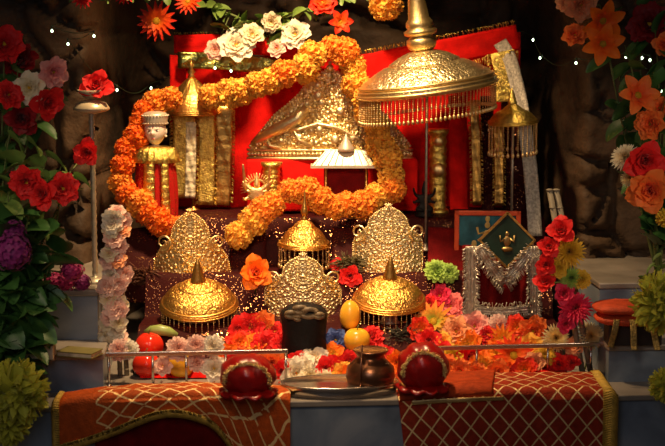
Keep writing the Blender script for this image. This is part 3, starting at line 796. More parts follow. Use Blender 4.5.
# ------------------------------------------------------------------ statue with white face
def statue():
    Y = .62; s = mp(Y); c = at(157, 228, Y); zb = H(-.3, Y)+.004
    o = thing('statue', 'white-faced statue in red and gold robe and beaded cap at the left garland', 'statue', (c.x, Y, zb), rz=R(-6))
    top = at(157, 112, Y).z - zb; hz = at(157, 131, Y).z - zb; hr = 11.6*s
    # body: head, neck and trunk in one surface
    mb = MB(); rows = []
    def prof(z):     # (half width, half depth) over height
        tab = [(0, .036, .03), (.3*hz, .035, .03), (.62*hz, .036, .028), (.74*hz, .040, .026), (.80*hz, .030, .02), (.835*hz, .0115, .0115), (hz-hr*1.18, .0105, .0105)]
        for a, b in zip(tab, tab[1:]):
            if z <= b[0]:
                t = (z-a[0])/(b[0]-a[0]); return a[1]+(b[1]-a[1])*t, a[2]+(b[2]-a[2])*t
        return tab[-1][1], tab[-1][2]
    def fn(u, v):
        a = 2*PI*u; N1 = .42
        if v < N1:
            z = (hz-hr*1.18)*v/N1; w, d = prof(z); return (w*math.cos(a), d*math.sin(a), z)
        th = -PI/2 + .25 + (PI-.25)*(v-N1)/(1-N1); ct = math.cos(th); x = ct*math.cos(a); y = ct*math.sin(a); z = math.sin(th)
        # head shape: oval face, chin, cheeks
        wx = hr*(.90 + .10*z - .0*z); wy = hr*1.02; wz = hr*1.24
        if z < -.15: wx *= 1-.16*((-.15-z)/.85)**1.5
        X = x*wx; Yy = y*wy; Z = hz + z*wz
        if y < 0:
            f = -y
            nose = math.exp(-(x/.14)**2)*math.exp(-((z+.12)/.17)**2)*.26*f
            brow = math.exp(-((abs(x)-.32)/.22)**2)*math.exp(-((z-.20)/.10)**2)*.05
            sock = -math.exp(-((abs(x)-.34)/.17)**2)*math.exp(-((z-.06)/.10)**2)*.09
            lip = math.exp(-(x/.20)**2)*math.exp(-((z+.47)/.06)**2)*.07 + math.exp(-(x/.15)**2)*math.exp(-((z+.57)/.05)**2)*.07
            chin = math.exp(-(x/.22)**2)*math.exp(-((z+.80)/.14)**2)*.10
            Yy -= hr*(nose+brow+sock+lip+chin)
        return (X, Yy, Z)
    mb.grid(fn, 72, 110); mb.build('body', SKIN, o)
    fy = -hr*1.0
    for sg in (-1, 1):
        mb = MB(); mb.ball((sg*.34*hr, -hr*.86, hz+.07*hr), hr*.15, (1.1, .35, .55), 10, 6); e = mb.build('eye', mat('eye_white', (.9, .88, .85), .2), o)
        mb = MB(); mb.ball((sg*.34*hr, -hr*.92, hz+.07*hr), hr*.075, (1, .4, 1), 8, 6); mb.build('iris', DARKP, e)
        mb = MB(); mb.tube([(sg*hr*(.14+.1*i), -hr*(1.0-.05*i-.02*i*i), hz+hr*(.24+.05*math.sin(i*PI/4))) for i in range(5)], hr*.035, 5); mb.build('eyebrow', DARKP, o)
        mb = MB(); mb.ball((sg*hr*.92, .05*hr, hz-.05*hr), hr*.26, (.35, .6, 1), 10, 8); mb.ball((sg*hr*.93, -.08*hr, hz-.42*hr), hr*.11, n=8, m=6); mb.build('ear', SKIN, o)
    mb = MB(); mb.ball((0, -hr*.955, hz-.60*hr), hr*.14, (1.2, .35, .35), 10, 6); mb.build('lips', LIP, o)
    mb = MB(); mb.ball((0, -hr*1.0, hz+.36*hr), hr*.055, (1, .5, 1.7), 8, 6); mb.build('forehead_mark', LIP, o)
    # cap
    z0 = hz+.62*hr; mb = MB()
    mb.lathe([(hr*.98, z0-.003), (hr*1.06, z0), (hr*1.04, z0+hr*.25), (hr*1.1, z0+hr*.55), (hr*1.08, z0+hr*.8), (hr*.9, z0+hr*.95), (hr*.5, z0+hr*1.05), (0.0001, z0+hr*1.08)], 40)
    cap = mb.build('cap', SILVW, o); mb = MB()
    for i in range(26):
        a = 2*PI*i/26
        mb.ball((hr*1.08*math.cos(a), hr*1.08*math.sin(a), z0+hr*.06), .0018, n=6, m=5); mb.ball((hr*1.11*math.cos(a), hr*1.11*math.sin(a), z0+hr*.72), .0026, n=6, m=5)
    mb.build('beads', SILVW, cap)
    # robe
    mb = MB(); zt = hz-hr*1.35
    def rb(u, v):
        a = 2*PI*u; z = zt*v; w = .052 - .010*v + .006*math.sin(v*3) ; w *= (1 if v < .86 else 1-.62*ss(.86, 1, v))
        fo = 1+.05*math.sin(a*13+v*2)*(1-v*.5); return (w*fo*math.cos(a), w*.78*fo*math.sin(a), z)
    mb.grid(rb, 90, 40); mb.build('robe', SEQR, o)
    mb = MB()
    def pan(x0, x1, yb):
        def g(u, v):
            z = zt*.93*(1-v); x = x0+(x1-x0)*u; return (x*(1-.15*(1-v)), -.046+.010*(abs(x)/.05)**2 -.004*math.sin(u*PI) + .0008*math.sin(v*60) + .009*(1-v)**3, z)
        return g
    mb.grid(pan(-.024, .006, 0), 8, 60); mb.build('gold_panel', FOIL, o, solid=.002)
    mb = MB(); mb.grid(pan(.024, .044, 0), 6, 60); mb.build('gold_border', FOIL, o, solid=.002)
    mb = MB()
    mb.lathe([(hr*.95, zt+.002), (hr*1.5, zt-.002), (hr*1.7, zt-.012), (hr*1.85, zt-.026), (hr*1.95, zt-.038)], 60, rf=lambda a, r, z, k: (r*(1+.06*math.sin(a*21)*(k > 0)*1.8), z), M=Matrix.Scale(.84, 4, (0, 1, 0)))
    mb.build('collar', FOIL, o)
statue()

# ------------------------------------------------------------------ foil strips and drapes of the backdrop
def strip(name, label, cat, pts, wpx, material, Y, amp=.004, freq=60, fringe=None, solid=.0015, ang=None):
    """vertical/slanting ribbon through pixel points"""
    W = [at(p[0], p[1], p[2] if len(p) > 2 else Y) for p in pts]; base = W[0].copy(); path, dense = smooth_path([p-base for p in W], .008)
    w_ = wpx*mp(Y)/2; n = len(path)-1; mb = MB()
    def g(u, v):
        i = round(u*n); p = path[i]; t = (path[min(i+1, n)]-path[max(i-1, 0)]).normalized(); side = t.cross(Vector((0, -1, 0)))
        if side.length < .1: side = Vector((1, 0, 0))
        side.normalize()
        return p + side*((2*v-1)*w_) + Vector((0, -1, 0))*(amp*math.sin(u*freq) + amp*.6*math.cos(v*9+u*17))
    if name == 'gold_strip': amp *= .4
    o = thing(name, label, cat, base); mb.grid(g, n, 8); mb.build('ribbon', material, o, solid=solid)
    if fringe:
        L, fm, sides = fringe; m = int((dense[-1]-dense[0]).length/.0028)
        for sg in sides:
            mb = MB()
            for k in range(m):
                i = min(n, int(k/m*n)); p = path[i]; t = (path[min(i+1, n)]-path[max(i-1, 0)]).normalized(); side = t.cross(Vector((0, -1, 0))).normalized()
                p = p + t*rnd.uniform(0, .008); a = p + side*w_*sg; d = (side*sg + Vector((rnd.uniform(-.4, .4), rnd.uniform(-.5, .1), rnd.uniform(-.5, .3)))).normalized()
                mb.tube([a, a+d*L*.5, a+d*L+Vector((0, 0, -L*.3))], .0008, 4)
            mb.build('fringe', fm, o)
    return o
strip('gold_strip', 'crinkled gold foil strip hanging left of the backdrop, nearest the statue', 'trim', [(184, 98), (184, 140), (185, 198)], 22, FOIL, .745, fringe=(.010, FOIL, (-1, 1)))
strip('silver_strip', 'pale silver foil strip hanging between the two gold strips at left', 'trim', [(191, 122), (191, 160), (190, 198)], 10, mat('pale_satin', (.80, .72, .50), .35, .3, .2, 90, .8, 160), .725)
strip('gold_strip', 'crinkled gold foil strip with red edging, second from the statue', 'trim', [(206, 108), (207, 150), (206, 205)], 16, FOIL, .75, fringe=(.008, FOIL, (-1, 1)))
strip('gold_strip', 'dull gold pleated strip beside the red velvet, right of the other strips', 'trim', [(224, 106), (224, 150), (222, 205)], 16, GOLDD, .77, .005, 90, fringe=(.008, FOIL, (-1, 1)))
strip('red_top_band', 'red velvet band with gold fringe slanting up along the backdrop top right', 'trim', [(345, 72, .80), (400, 60, .80), (460, 49, .79), (518, 37, .78)], 25, RED, .79, .002, 12, fringe=(.018, FOIL, (-1, 1)))
strip('red_top_band', 'red velvet band at the top left of the backdrop', 'trim', [(174, 44, .81), (230, 44, .81), (290, 50, .81), (340, 64, .81)], 18, RED, .80, .002, 12, fringe=(.010, FOILG, (-1,)))
strip('green_gold_band', 'greenish gold foil band under the upper left red band', 'trim', [(178, 60, .79), (230, 62, .79), (280, 68, .80)], 16, FOILG, .79, .004, 30)
strip('corner_cloth', 'red cloth triangle at the upper left corner of the backdrop', 'cloth', [(178, 55, .815), (178, 80, .815), (178, 130, .815)], 16, RED, .80, .002, 12)
strip('silver_ribbon', 'wide silver grey lace ribbon hanging from the upper right corner', 'ribbon', [(500, 42, .77), (510, 60, .74), (520, 100, .66), (528, 150, .63), (533, 200, .60), (535, 236, .58)], 14, mat('grey_lace', (.42, .38, .33), .5, .4, .4, 160, .8, 300), .62, .002, 20)
strip('gold_strip', 'bunched gold foil at the upper right corner, beside the umbrella rim', 'trim', [(500, 52, .75), (505, 76, .74), (506, 104, .73)], 20, FOIL, .73, .009, 40, fringe=(.014, FOIL, (-1, 1)))
strip('gold_strip', 'orange gold foil strip below the right end of the large umbrella fringe', 'trim', [(474, 100), (476, 150), (477, 205)], 9, GOLDD, .72, fringe=(.006, FOIL, (-1, 1)))
strip('gold_strip', 'thin dark gold strip hanging left of the tasselled umbrella', 'trim', [(497, 118), (499, 160), (499, 206)], 9, GOLDD, .70, fringe=(.006, FOIL, (-1, 1)))
for (px, w0, lab) in ((487, 13, 'maroon sequinned drape between two gold strips'), (513, 24, 'maroon sequinned drape behind the tasselled umbrella'), (458, 18, 'dark red drape beside the gold column at right')):
    strip('sequin_drape', lab, 'cloth', [(px, 96), (px, 150), (px+1, 215)], w0, SEQ if px > 470 else RED, .765, .004, 20)

# ------------------------------------------------------------------ framed pictures with silver tinsel
def picture():
    Y = .56; s = mp(Y); c = at(487, 262, Y); o = thing('picture_frame', 'orange-red framed devotional picture with a blue ground', 'picture', (c.x, c.y, c.z), rz=R(-5))
    w, h = 33*s, 52*s
    mb = MB()
    for (x, z, a, b) in ((-w+.006, h/2, .012, h), (w-.006, h/2, .012, h), (0, .006, 2*w, .012), (0, h-.006, 2*w, .012)): mb.box((x, 0, z), (a, .014, b))
    mb.build('frame', mat('orange_red_frame', (.65, .08, .02), .4), o, smooth=False, bevel=.002)
    mb = MB(); mb.box((0, .002, h/2), (2*w-.02, .004, h-.02)); mb.build('picture_panel', mat('blue_print', (.03, .13, .18), .3, 0, .6, 30), o, smooth=False)
    mb = MB(); k = .0
    mb.ball((0, -.001, h*.72), .007, (1, .2, 1.2), 12, 8); mb.ball((0, -.001, h*.50), .013, (1, .15, 1.3), 12, 8); mb.ball((0, -.001, h*.84), .006, (1, .2, 1.4), 10, 8)
    for sg in (-1, 1):
        mb.tube([(sg*.008, -.001, h*.58), (sg*.022, -.001, h*.55), (sg*.026, -.001, h*.68)], .003, 6); mb.tube([(sg*.008, -.001, h*.5), (sg*.024, -.001, h*.42)], .003, 6)
        mb.ball((sg*.033, -.001, h*.35), .007, (1, .15, 1.4), 8, 6)
    mb.build('painted_deity', mat('painted_gold', (.7, .5, .15), .4), o)
    o2 = thing('stand', 'dark carved box supporting the framed picture', 'stand', (c.x+.01, c.y+.01, H(.4, .56)+.002))
    mb = MB(); hh = c.z-H(.4, .56)-.004; mb.box((0, 0, hh/2), (.13, .05, hh)); mb.build('box', REDD, o2, smooth=False)
picture()
def diamond():
    Y = .455; s = mp(Y); c = at(507, 240, Y); o = thing('diamond_picture', 'dark diamond-shaped picture with a small gold figure, above the silver tinsel', 'picture', c)
    L = 21*s; M = Matrix.Rotation(R(45), 4, 'Y')
    mb = MB(); mb.box((0, 0, 0), (2*L*.93, .006, 2*L*.93), M); mb.build('board', mat('dark_green_board', (.012, .03, .022), .35, 0, .4, 30), o, smooth=False, bevel=.001)
    mb = MB()
    for a in (-1, 1):
        mb.box((a*L*.93, -.001, 0), (.005, .008, 2*L*.95), M); mb.box((0, -.001, a*L*.93), (2*L*.95, .008, .005), M)
    mb.build('border', GOLDD, o, smooth=False)
    mb = MB(); mb.ball((0, -.004, .015), .0055, (1, .3, 1.1), 10, 8); mb.ball((0, -.004, -.002), .009, (1, .2, 1.4), 10, 8); mb.ball((0, -.004, -.022), .014, (1, .2, .45), 10, 8)
    for sg in (-1, 1): mb.tube([(sg*.006, -.004, .004), (sg*.016, -.004, -.004), (sg*.018, -.004, .012)], .0022, 5)
    mb.build('gold_figure', BRASS, o)
diamond()
def tinsel_band(o, pts, w_, L, nm='tinsel_band', dens=.0022):
    mb = MB(); base = o.location; W = [Vector(p)-base for p in pts]; path, dn = smooth_path(W, .006); n = len(path)-1
    def g(u, v):
        i = round(u*n); p = path[i]; t = (path[min(i+1, n)]-path[max(i-1, 0)]).normalized(); sd = t.cross(Vector((0, -1, 0))).normalized()
        return p + sd*((2*v-1)*w_) + Vector((0, -1, 0))*(.002*math.cos(v*PI*6) + .0015*math.sin(u*80))
    mb.grid(g, n, 12); b = mb.build(nm, TINSEL, o, solid=.0015)
    mb = MB(); tot = sum((a-c).length for a, c in zip(dn, dn[1:])); m = int(tot/dens)
    for k in range(m):
        i = min(n, int(k/m*(n+1))); p = path[i]; t = (path[min(i+1, n)]-path[max(i-1, 0)]).normalized(); sd = t.cross(Vector((0, -1, 0))).normalized()
        p = p + t*rnd.uniform(0, .006)
        for sg in (-1, 1):
            d = (sd*sg*.8 + Vector((rnd.uniform(-.3, .3), rnd.uniform(-.6, -.1), rnd.uniform(-.9, -.1)))).normalized(); a = p+sd*sg*w_*.7
            mb.tube([a, a+d*L], .0011, 4)
    mb.build('tinsel_strands', TINSEL, b)
def tinsel_dress():
    Y = .42; c = at(500, 332, Y); zb = H(.35, Y)+.002
    o = thing('tinsel_dress', 'red cloth shrine garment trimmed with silver tinsel in a V and a crossband', 'garment', (c.x, Y, zb))
    mb = MB(); q = lambda a, b, y=Y: at(a, b, y) - o.location
    zt = [(464, 250), (478, 246), (490, 262), (505, 286), (520, 262), (532, 246), (540, 250)]
    def g(u, v):
        a = 463 + 78*u; b0 = 246 + max(0, 40-abs(a-505)*1.25); b1 = 330; p = q(a, b0+(b1-b0)*v); p.y += .006*math.sin(u*28) + .012 ; return p
    mb.grid(g, 60, 20); mb.build('red_cloth', REDD, o, solid=.003)
    f = lambda L: [at(a, b, Y-.004) for a, b in L]
    tinsel_band(o, f([(471, 246), (471, 285), (470, 326)]), .013, .014)
    tinsel_band(o, f([(533, 246), (534, 285), (534, 326)]), .010, .014)
    tinsel_band(o, f([(478, 246), (491, 266), (505, 284)]), .010, .018)
    tinsel_band(o, f([(505, 284), (519, 266), (532, 250)]), .010, .018)
    tinsel_band(o, [at(a, b, Y-.012) for a, b in [(474, 309), (500, 311), (530, 308)]], .010, .016)
tinsel_dress()

# ------------------------------------------------------------------ black idol and masks at the front
def black_stone():
    Y = .275; s = mp(Y); c = at(304, 352, Y); zb = H(c.x, Y)+.002
    o = thing('black_idol', 'black stone idol block with a carved top standing before the middle crown', 'idol', (c.x, Y, zb))
    h = at(304, 306, Y).z-zb
    mb = MB()
    mb.lathe([(.050, 0), (.053, h*.1), (.050, h*.4), (.054, h*.7), (.056, h*.84), (.052, h*.93), (.042, h*1.0), (.024, h*1.05), (0.0001, h*1.06)], 48, M=Matrix.Scale(.8, 4, (0, 1, 0)),
             rf=lambda a, r, z, k: (r*(1+.07*noise.noise(Vector((math.cos(a)*2, math.sin(a)*2, z*40)))), z))
    mb.build('body', BLACK, o)
    mb = MB()
    for (x, z, r) in ((-.028, .90, .012), (.012, .93, .019), (-.008, .99, .014), (.036, .88, .008), (-.012, .84, .008)):
        mb.tube([(x+r*math.cos(i*PI/8), -.040+.002*math.sin(i), h*z+r*.5*math.sin(i*PI/8)) for i in range(17)], .0062, 6)
    mb.build('carved_coils', mat('brown_stone', (.13, .09, .05), .5, 0, .4, 60, .4, 100), o)
black_stone()
def masked_idol(px, label):
    Y = .40; c = at(px, 338, Y); zb = H(c.x, Y)+.002; o = thing('metal_idol', label, 'idol', (c.x-.0, Y-.028, zb))
    h = at(px, 318, Y).z - zb
    mb = MB()
    def fn(d):
        n = .0
        if d.y < 0: n = .22*math.exp(-(d.x/.16)**2)*math.exp(-((d.z+.05)/.2)**2) - .12*math.exp(-((abs(d.x)-.36)/.16)**2)*math.exp(-((d.z-.16)/.1)**2) + .10*math.exp(-(d.x/.3)**2)*math.exp(-((d.z+.42)/.07)**2)
        return 1+n
    mb.lathe([(.02, 0), (.026, .004), (.018, .01), (.013, .02)], 24); mb.ball((0, 0, h*.55), .021, (1, .85, 1.25), 40, 30, fn=fn)
    mb.build('head', SLATE, o)
    mb = MB(); mb.lathe([(.022, h*.75), (.023, h*.82), (.017, h*.92), (.008, h), (0.0001, h*1.02)], 24, rf=lambda a, r, z, k: (r*(1+.06*math.sin(a*10)), z)); mb.build('headdress', BRASS, o)
    for sg in (-1, 1):
        mb = MB(); mb.lathe([(.004, h*.15), (.009, h*.35), (.009, h*.6), (.003, h*.75)], 12, Matrix.Translation((sg*.034, .002, 0))); mb.build('side_boss', BRASS, o)
masked_idol(199, 'small tarnished metal idol head beneath the left gold umbrella')
masked_idol(389, 'small tarnished metal idol head beneath the right gold umbrella')

# ------------------------------------------------------------------ front cloths
def cloth(name, label, pxl, pxr, material, yback, drop, ysz, hem=None, taper=0.0, bulge=.02):
    xl = onz(pxl, 400, 0).x; xr = onz(pxr, 396, 0).x
    o = thing(name, label, 'cloth', ((xl+xr)/2, 0.02, 0)); ox = o.location
    def pos(u, v):
        x = xl + (xr-xl)*u; fr = x*math.tan(PSI)
        d = drop(u); L1 = yback(u); T = L1 + d + .03; s = v*T; r = .018
        th = .012+bulge*math.sin(PI*min(1, max(0, u*1.0)))**.4*min(1, (s+.01)/.05)
        if s < L1: y = fr+L1-s-.004; z = th + .0025*noise.noise(Vector((x*20, y*20, 0)))*2
        elif s < L1+.03:
            q = (s-L1)/.03*PI/2; y = fr-.004-r*math.sin(q); z = th - r*(1-math.cos(q))
        else:
            y = fr-.004-r - .004*math.sin(u*26)*(s-L1)/.2 - .01*noise.noise(Vector((x*7, s*4, 1))); z = th-r-(s-L1-.03)
        x2 = x + taper*(max(0, s-L1))*(1-u)
        return Vector((x2, y, z)) - ox
    return o, pos
LATR = lattice_mat('dark_red_lattice_brocade', (.30, .028, .010), (.90, .68, .34), 10.5, 9.5, .05)
LATL = lattice_mat('orange_lattice_brocade', (.46, .075, .010), (.95, .66, .30), 9.5, 4.6, .06, .36, u0=.16, v0=.04, wob=.5)
o, pos = cloth('altar_runner', 'orange-red brocade cloth with gold diamond lattice draped over the right of the ledge', 397, 606, LATR, lambda u: .165, lambda u: .30, 1, taper=.12, bulge=.012)
mb = MB(); mb.grid(pos, 100, 90, uv=True)
ob = mb.build('cloth_sheet', LATR, o)
# folded flap on the top with the plain orange weave
mb = MB(); mb.grid(lambda u, v: pos(.005+(.50-.06*v)*u, .02+.375*v) + Vector((0, -.001, .0035)), 50, 24); f = mb.build('orange_fold', ORCL, o, solid=.002)
mb = MB(); mb.grid(lambda u, v: pos(.06+.44*u, .393+.018*v) + Vector((0, -.004, .001)), 60, 3); mb.build('gold_piping', PALE, o, solid=.0015)
mb = MB()
for k in range(95):
    v = k/95
    p = pos(.985, v); q2 = pos(1.0, v)
    out = Vector((.030, .004-.010*(v > .35), -.008 if v < .36 else 0))
    mb.tube([p, p+out*.5+Vector((0, -.006, .008)), p+out+Vector((0, 0, -.004))], lambda t: .0032*(1-.3*t), 5)
mb.build('side_fringe', FRG, o)
def ldrop(u): return .074 + .014*math.cos(u*PI*2.2) - .030*math.exp(-((u-.50)/.22)**2) + .19*ss(.62, .98, u)**1.2
o, pos = cloth('altar_runner', 'orange brocade cloth with gold lattice and mustard fringed hem on the left of the ledge', 64, 291, LATL, lambda u: .085-.03*(1-ss(0, .1, u)), ldrop, 1, bulge=.022)
mb = MB(); mb.grid(pos, 110, 70, uv=True); mb.build('cloth_sheet', LATL, o)
mb = MB()
for k in range(150):
    u = k/149
    p = pos(u, .985); mb.tube([p+Vector((0, -.002, .006)), p+Vector((rnd.uniform(-.001, .001), -.005, -.002)), p+Vector((0, -.001, -.011))], lambda t: .0036*(1-.3*t), 5)
for k in range(34):
    v = k/34; p = pos(0, v); mb.tube([p, p+Vector((-.009, -.003, .002)), p+Vector((-.015, 0, -.006))], .0026, 5)
mb.build('hem_fringe', FRG, o)
# maroon cloth hanging under it
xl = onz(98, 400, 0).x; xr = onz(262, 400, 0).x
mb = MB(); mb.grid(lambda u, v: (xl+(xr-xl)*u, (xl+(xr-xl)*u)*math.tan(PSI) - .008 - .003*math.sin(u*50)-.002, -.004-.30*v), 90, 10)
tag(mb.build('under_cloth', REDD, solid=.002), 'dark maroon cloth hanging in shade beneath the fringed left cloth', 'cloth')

# ------------------------------------------------------------------ rails
def rail(label, p0, p1, posts, pyb):
    A0 = onz(p0[0], pyb, 0); A1 = onz(p1[0], pyb-3, 0)
    o = thing('silver_rail', label, 'rail', A0)
    z0 = at(p0[0], p0[1], A0.y).z; z1 = at(p1[0], p1[1], A1.y).z
    a = Vector((0, 0, z0)); b = Vector((A1.x-A0.x, A1.y-A0.y, z1))
    mb = MB(); d = (b-a).normalized(); n = Vector((-d.y, d.x, 0))
    hw = .0045; hh = .0048
    mb.hexa([a-n*hw-Vector((0, 0, hh)), b-n*hw-Vector((0, 0, hh)), b+n*hw-Vector((0, 0, hh)), a+n*hw-Vector((0, 0, hh)), a-n*hw+Vector((0, 0, hh)), b-n*hw+Vector((0, 0, hh)), b+n*hw+Vector((0, 0, hh)), a+n*hw+Vector((0, 0, hh))])
    mb.build('top_bar', CHROME, o, smooth=False, bevel=.001)
    for t in posts:
        p = a.lerp(b, t); mb = MB(); mb.tube([(p.x, p.y, 0.0), (p.x, p.y, p.z)], .0030, 8); mb.lathe([(.0055, 0), (.0055, .003), (.003, .005)], 12, Matrix.Translation((p.x, p.y, 0.0))); mb.build('post', CHROME, o)
rail('low silver rail on the left between fruit and front cloth', (80, 355), (288, 351), (.14, .35, .51, .70, .99), 387)
rail('low silver rail on the right in front of the bright silk flowers', (409, 349), (606, 344), (.17, .34, .70, .92), 378)

# ------------------------------------------------------------------ tray, pot, bowl, wrapped coconuts
tc_ = onz(339, 393, 0); s0 = mp(.07)
o = thing('steel_tray', 'oval steel tray at the centre front edge holding the copper pot', 'tray', (tc_.x, .062, .0015), rz=PSI)
def sup(r, z): return r, z
Mx = Matrix.Scale(.062/.128, 4, (0, 1, 0))
mb = MB(); mb.lathe([(.0001, .001), (.116, .001), (.122, .004), (.126, .020), (.1285, .023), (.130, .0205), (.126, .001), (.120, -.001), (.0001, -.001)], 80, Mx); mb.build('dish', CHROME, o)
mb = MB(); mb.lathe([(.127, .0235), (.131, .0255), (.134, .0235), (.131, .021)], 80, Mx); mb.build('rim', CHROME, o)
p = Vector((onz(370, 386, .004).x, .066, .003)); o = thing('copper_pot', 'dark round copper pot with a flared neck on the steel tray', 'pot', p)
mb = MB(); mb.lathe([(0.000132, 0), (0.02904, 0), (0.04752, 0.0132), (0.05478, 0.03432), (0.05148, 0.05544), (0.03696, 0.06996), (0.03036, 0.07524), (0.0297, 0.08184), (0.0363, 0.08844), (0.03762, 0.09108), (0.033, 0.08976), (0.0264, 0.08184), (0.02772, 0.07392), (0.0396, 0.0594), (0.0396, 0.0264), (0.000132, 0.01584)], 48); mb.build('body', COPPER, o)
mb = MB(); mb.lathe([(0.03762, 0.09042), (0.0396, 0.0924), (0.03762, 0.09438), (0.03432, 0.0924)], 40); mb.build('lip', COPPER, o)
o = thing('ladle', 'thin dark ladle standing in front of the copper pot', 'spoon', p+Vector((-.024, -.046, .001)))
mb = MB(); mb.tube([(0, -.003, .004), (.001, -.004, .04), (.004, .003, .112)], .0026, 6); mb.build('handle', COPPER, o)
mb = MB(); mb.ball((0, -.004, .006), .009, (1, 1, .6), 14, 8); mb.build('cup', BRASS, o)
p = Vector((onz(325, 390, .004).x-.002, .074, .0035)); o = thing('small_bowl', 'small shallow brass bowl on the steel tray', 'bowl', p)
mb = MB(); mb.lathe([(.0001, 0), (.008, 0), (.010, .002), (.018, .010), (.0215, .017), (.0205, .0175), (.017, .011), (.009, .005), (.0001, .004)], 36); mb.build('body', BRASS, o)
mb = MB(); mb.lathe([(.0001, .012), (.018, .012)], 24); mb.build('contents', mat('yellow_paste', (.6, .4, .12), .6), o)

def wrapped(label, px, py, rx, rz, Y):
    zb = .022; s = mp(.05); Y = onz(px, py+rz*.8, zb).y + rx*s*.2; c = at(px, py, Y); c.z = zb+rz*s*.93
    o = thing('wrapped_coconut', label, 'coconut', (c.x, Y, zb)); h = c.z-zb
    mb = MB()
    def fn(d): return 1 + .035*math.sin(d.x*9+d.z*6) + .03*noise.noise(d*2.4) + .035*noise.noise(d*7) + .02*noise.noise(Vector((d.x*16, d.y*16, d.z*5))) + (.05*max(0, d.z))
    mb.ball((0, 0, h), rx*s*.96, (1, .85, rz/rx), 40, 26, fn=fn); mb.build('red_wrapping', REDGLOSS, o)
    mb = MB(); r = rx*s
    for k in range(110):   # tinsel edging looping over the top and down the side
        t = k/109; a = -2.6 + 5.0*t*.62
        th = .05 + (PI-.1)*t; q = Vector((r*.74*math.cos(th), -r*.55, h + rz*s*(-.25+.95*math.sin(th))))
        q = (q-Vector((0, 0, h))); ql = math.sqrt((q.x/(rx*s))**2 + (q.y/(rx*s*.85))**2 + (q.z/(rz*s))**2); q = q/ql*1.03
        for j in range(3):
            d = Vector((rnd.uniform(-1, 1), rnd.uniform(-1, .2), rnd.uniform(-1, 1))).normalized(); mb.tube([q+Vector((0, 0, h)), q+Vector((0, 0, h))+d*.007], .0008, 4)
        mb.ball(q+Vector((0, 0, h)), .0015, n=6, m=5)
    mb.build('tinsel_edging', PALE, o)
    mb = MB(); mb.lathe([(rx*s*.80, .0), (rx*s*.98, .003), (rx*s*.96, .008), (rx*s*.82, .012)], 50, rf=lambda a, r_, z, k: (r_*(1+.07*math.sin(a*9)), z+.003*math.sin(a*11))); mb.build('gathered_hem', REDGLOSS, o)
wrapped('shiny red cloth wrapped coconut with tinsel edge on the left cloth', 248, 379, 29, 21, .085)
wrapped('shiny red cloth wrapped coconut on the right cloth beside the pot', 423, 371, 27, 25, .10)

# ------------------------------------------------------------------ fruit
def fruit(name, label, px, py, r, material, kind, Y=None, cat='fruit'):
    Y = Y if Y is not None else .21; s = mp(Y); c = at(px, py, Y)
    zb = max(H(c.x, Y) if Y > .215 else .001, c.z - r*s)
    o = thing(name, label, cat, (c.x, Y, zb)); rr = r*s
    mb = MB()
    if kind == 'apple': fn = lambda d: 1 - .22*math.exp(-((1-d.z)/.10)) - .12*math.exp(-((1+d.z)/.10)) + .03*d.z
    elif kind == 'tomato': fn = lambda d: 1 + .03*math.cos(5*math.atan2(d.y, d.x)) - .16*math.exp(-((1-d.z)/.08))
    else: fn = lambda d: 1 + .12*d.z*abs(d.z)
    mb.ball((0, 0, rr*.92), rr, (1, 1, 1 if kind != 'tomato' else .92) if kind != 'mango' else (.8, .8, 1.15), 28, 20, fn=fn); mb.build('flesh', material, o)
    mb = MB(); mb.tube([(0, 0, rr*1.6), (.001, 0, rr*1.9), (.004, 0, rr*2.1)], .0014, 5); mb.build('stalk', STEMG, o)
    if kind == 'tomato':
        mb = MB()
        for k in range(5): petal(mb, k*1.257, rr*.5, rr*.12, .1, -.4, .1, 0, rr*1.68, .9)
        mb.build('calyx', GREEN, o)
TOM = mat('tomato_red', (.72, .03, .012), .2, 0, .15, 12); YAP = mat('yellow_skin', (.80, .42, .03), .25, 0, .2, 20); MAN = mat('orange_yellow_skin', (.90, .42, .03), .3, 0, .2, 20)
fruit('tomato', 'large red tomato above the left rail among pale carnations', 149, 344, 14.5, TOM, 'tomato', .262, 'tomato')
fruit('tomato', 'red tomato lower down behind the left rail', 146, 372, 14, TOM, 'tomato', .205, 'tomato')
fruit('apple', 'yellow apple behind the left rail', 181, 376, 13.5, YAP, 'apple', .20)
fruit('apple', 'dark red apple between the tomato and the yellow apple', 166, 375, 9, mat('apple_red', (.45, .02, .012), .25, 0, .3, 15), 'apple', .225)
fruit('mango', 'orange-yellow mango beside the black idol', 350, 324, 13, MAN, 'mango', .33)
fruit('lemon', 'large smooth yellow fruit in front of the mango', 357, 346, 13.5, YAP, 'apple', .285)
o = thing('cucumber', 'pale green cucumber behind the upper tomato', 'vegetable', at(160, 333, .30))
mb = MB(); mb.tube([(-.035, 0, .0), (-.02, -.002, .006), (0, -.003, .008), (.02, -.002, .004), (.04, 0, -.006)], lambda t: .0135*math.sin(PI*(.08+.84*t))**.5, 14); mb.build('flesh', mat('pale_green_skin', (.28, .36, .10), .35, 0, .3, 25), o)

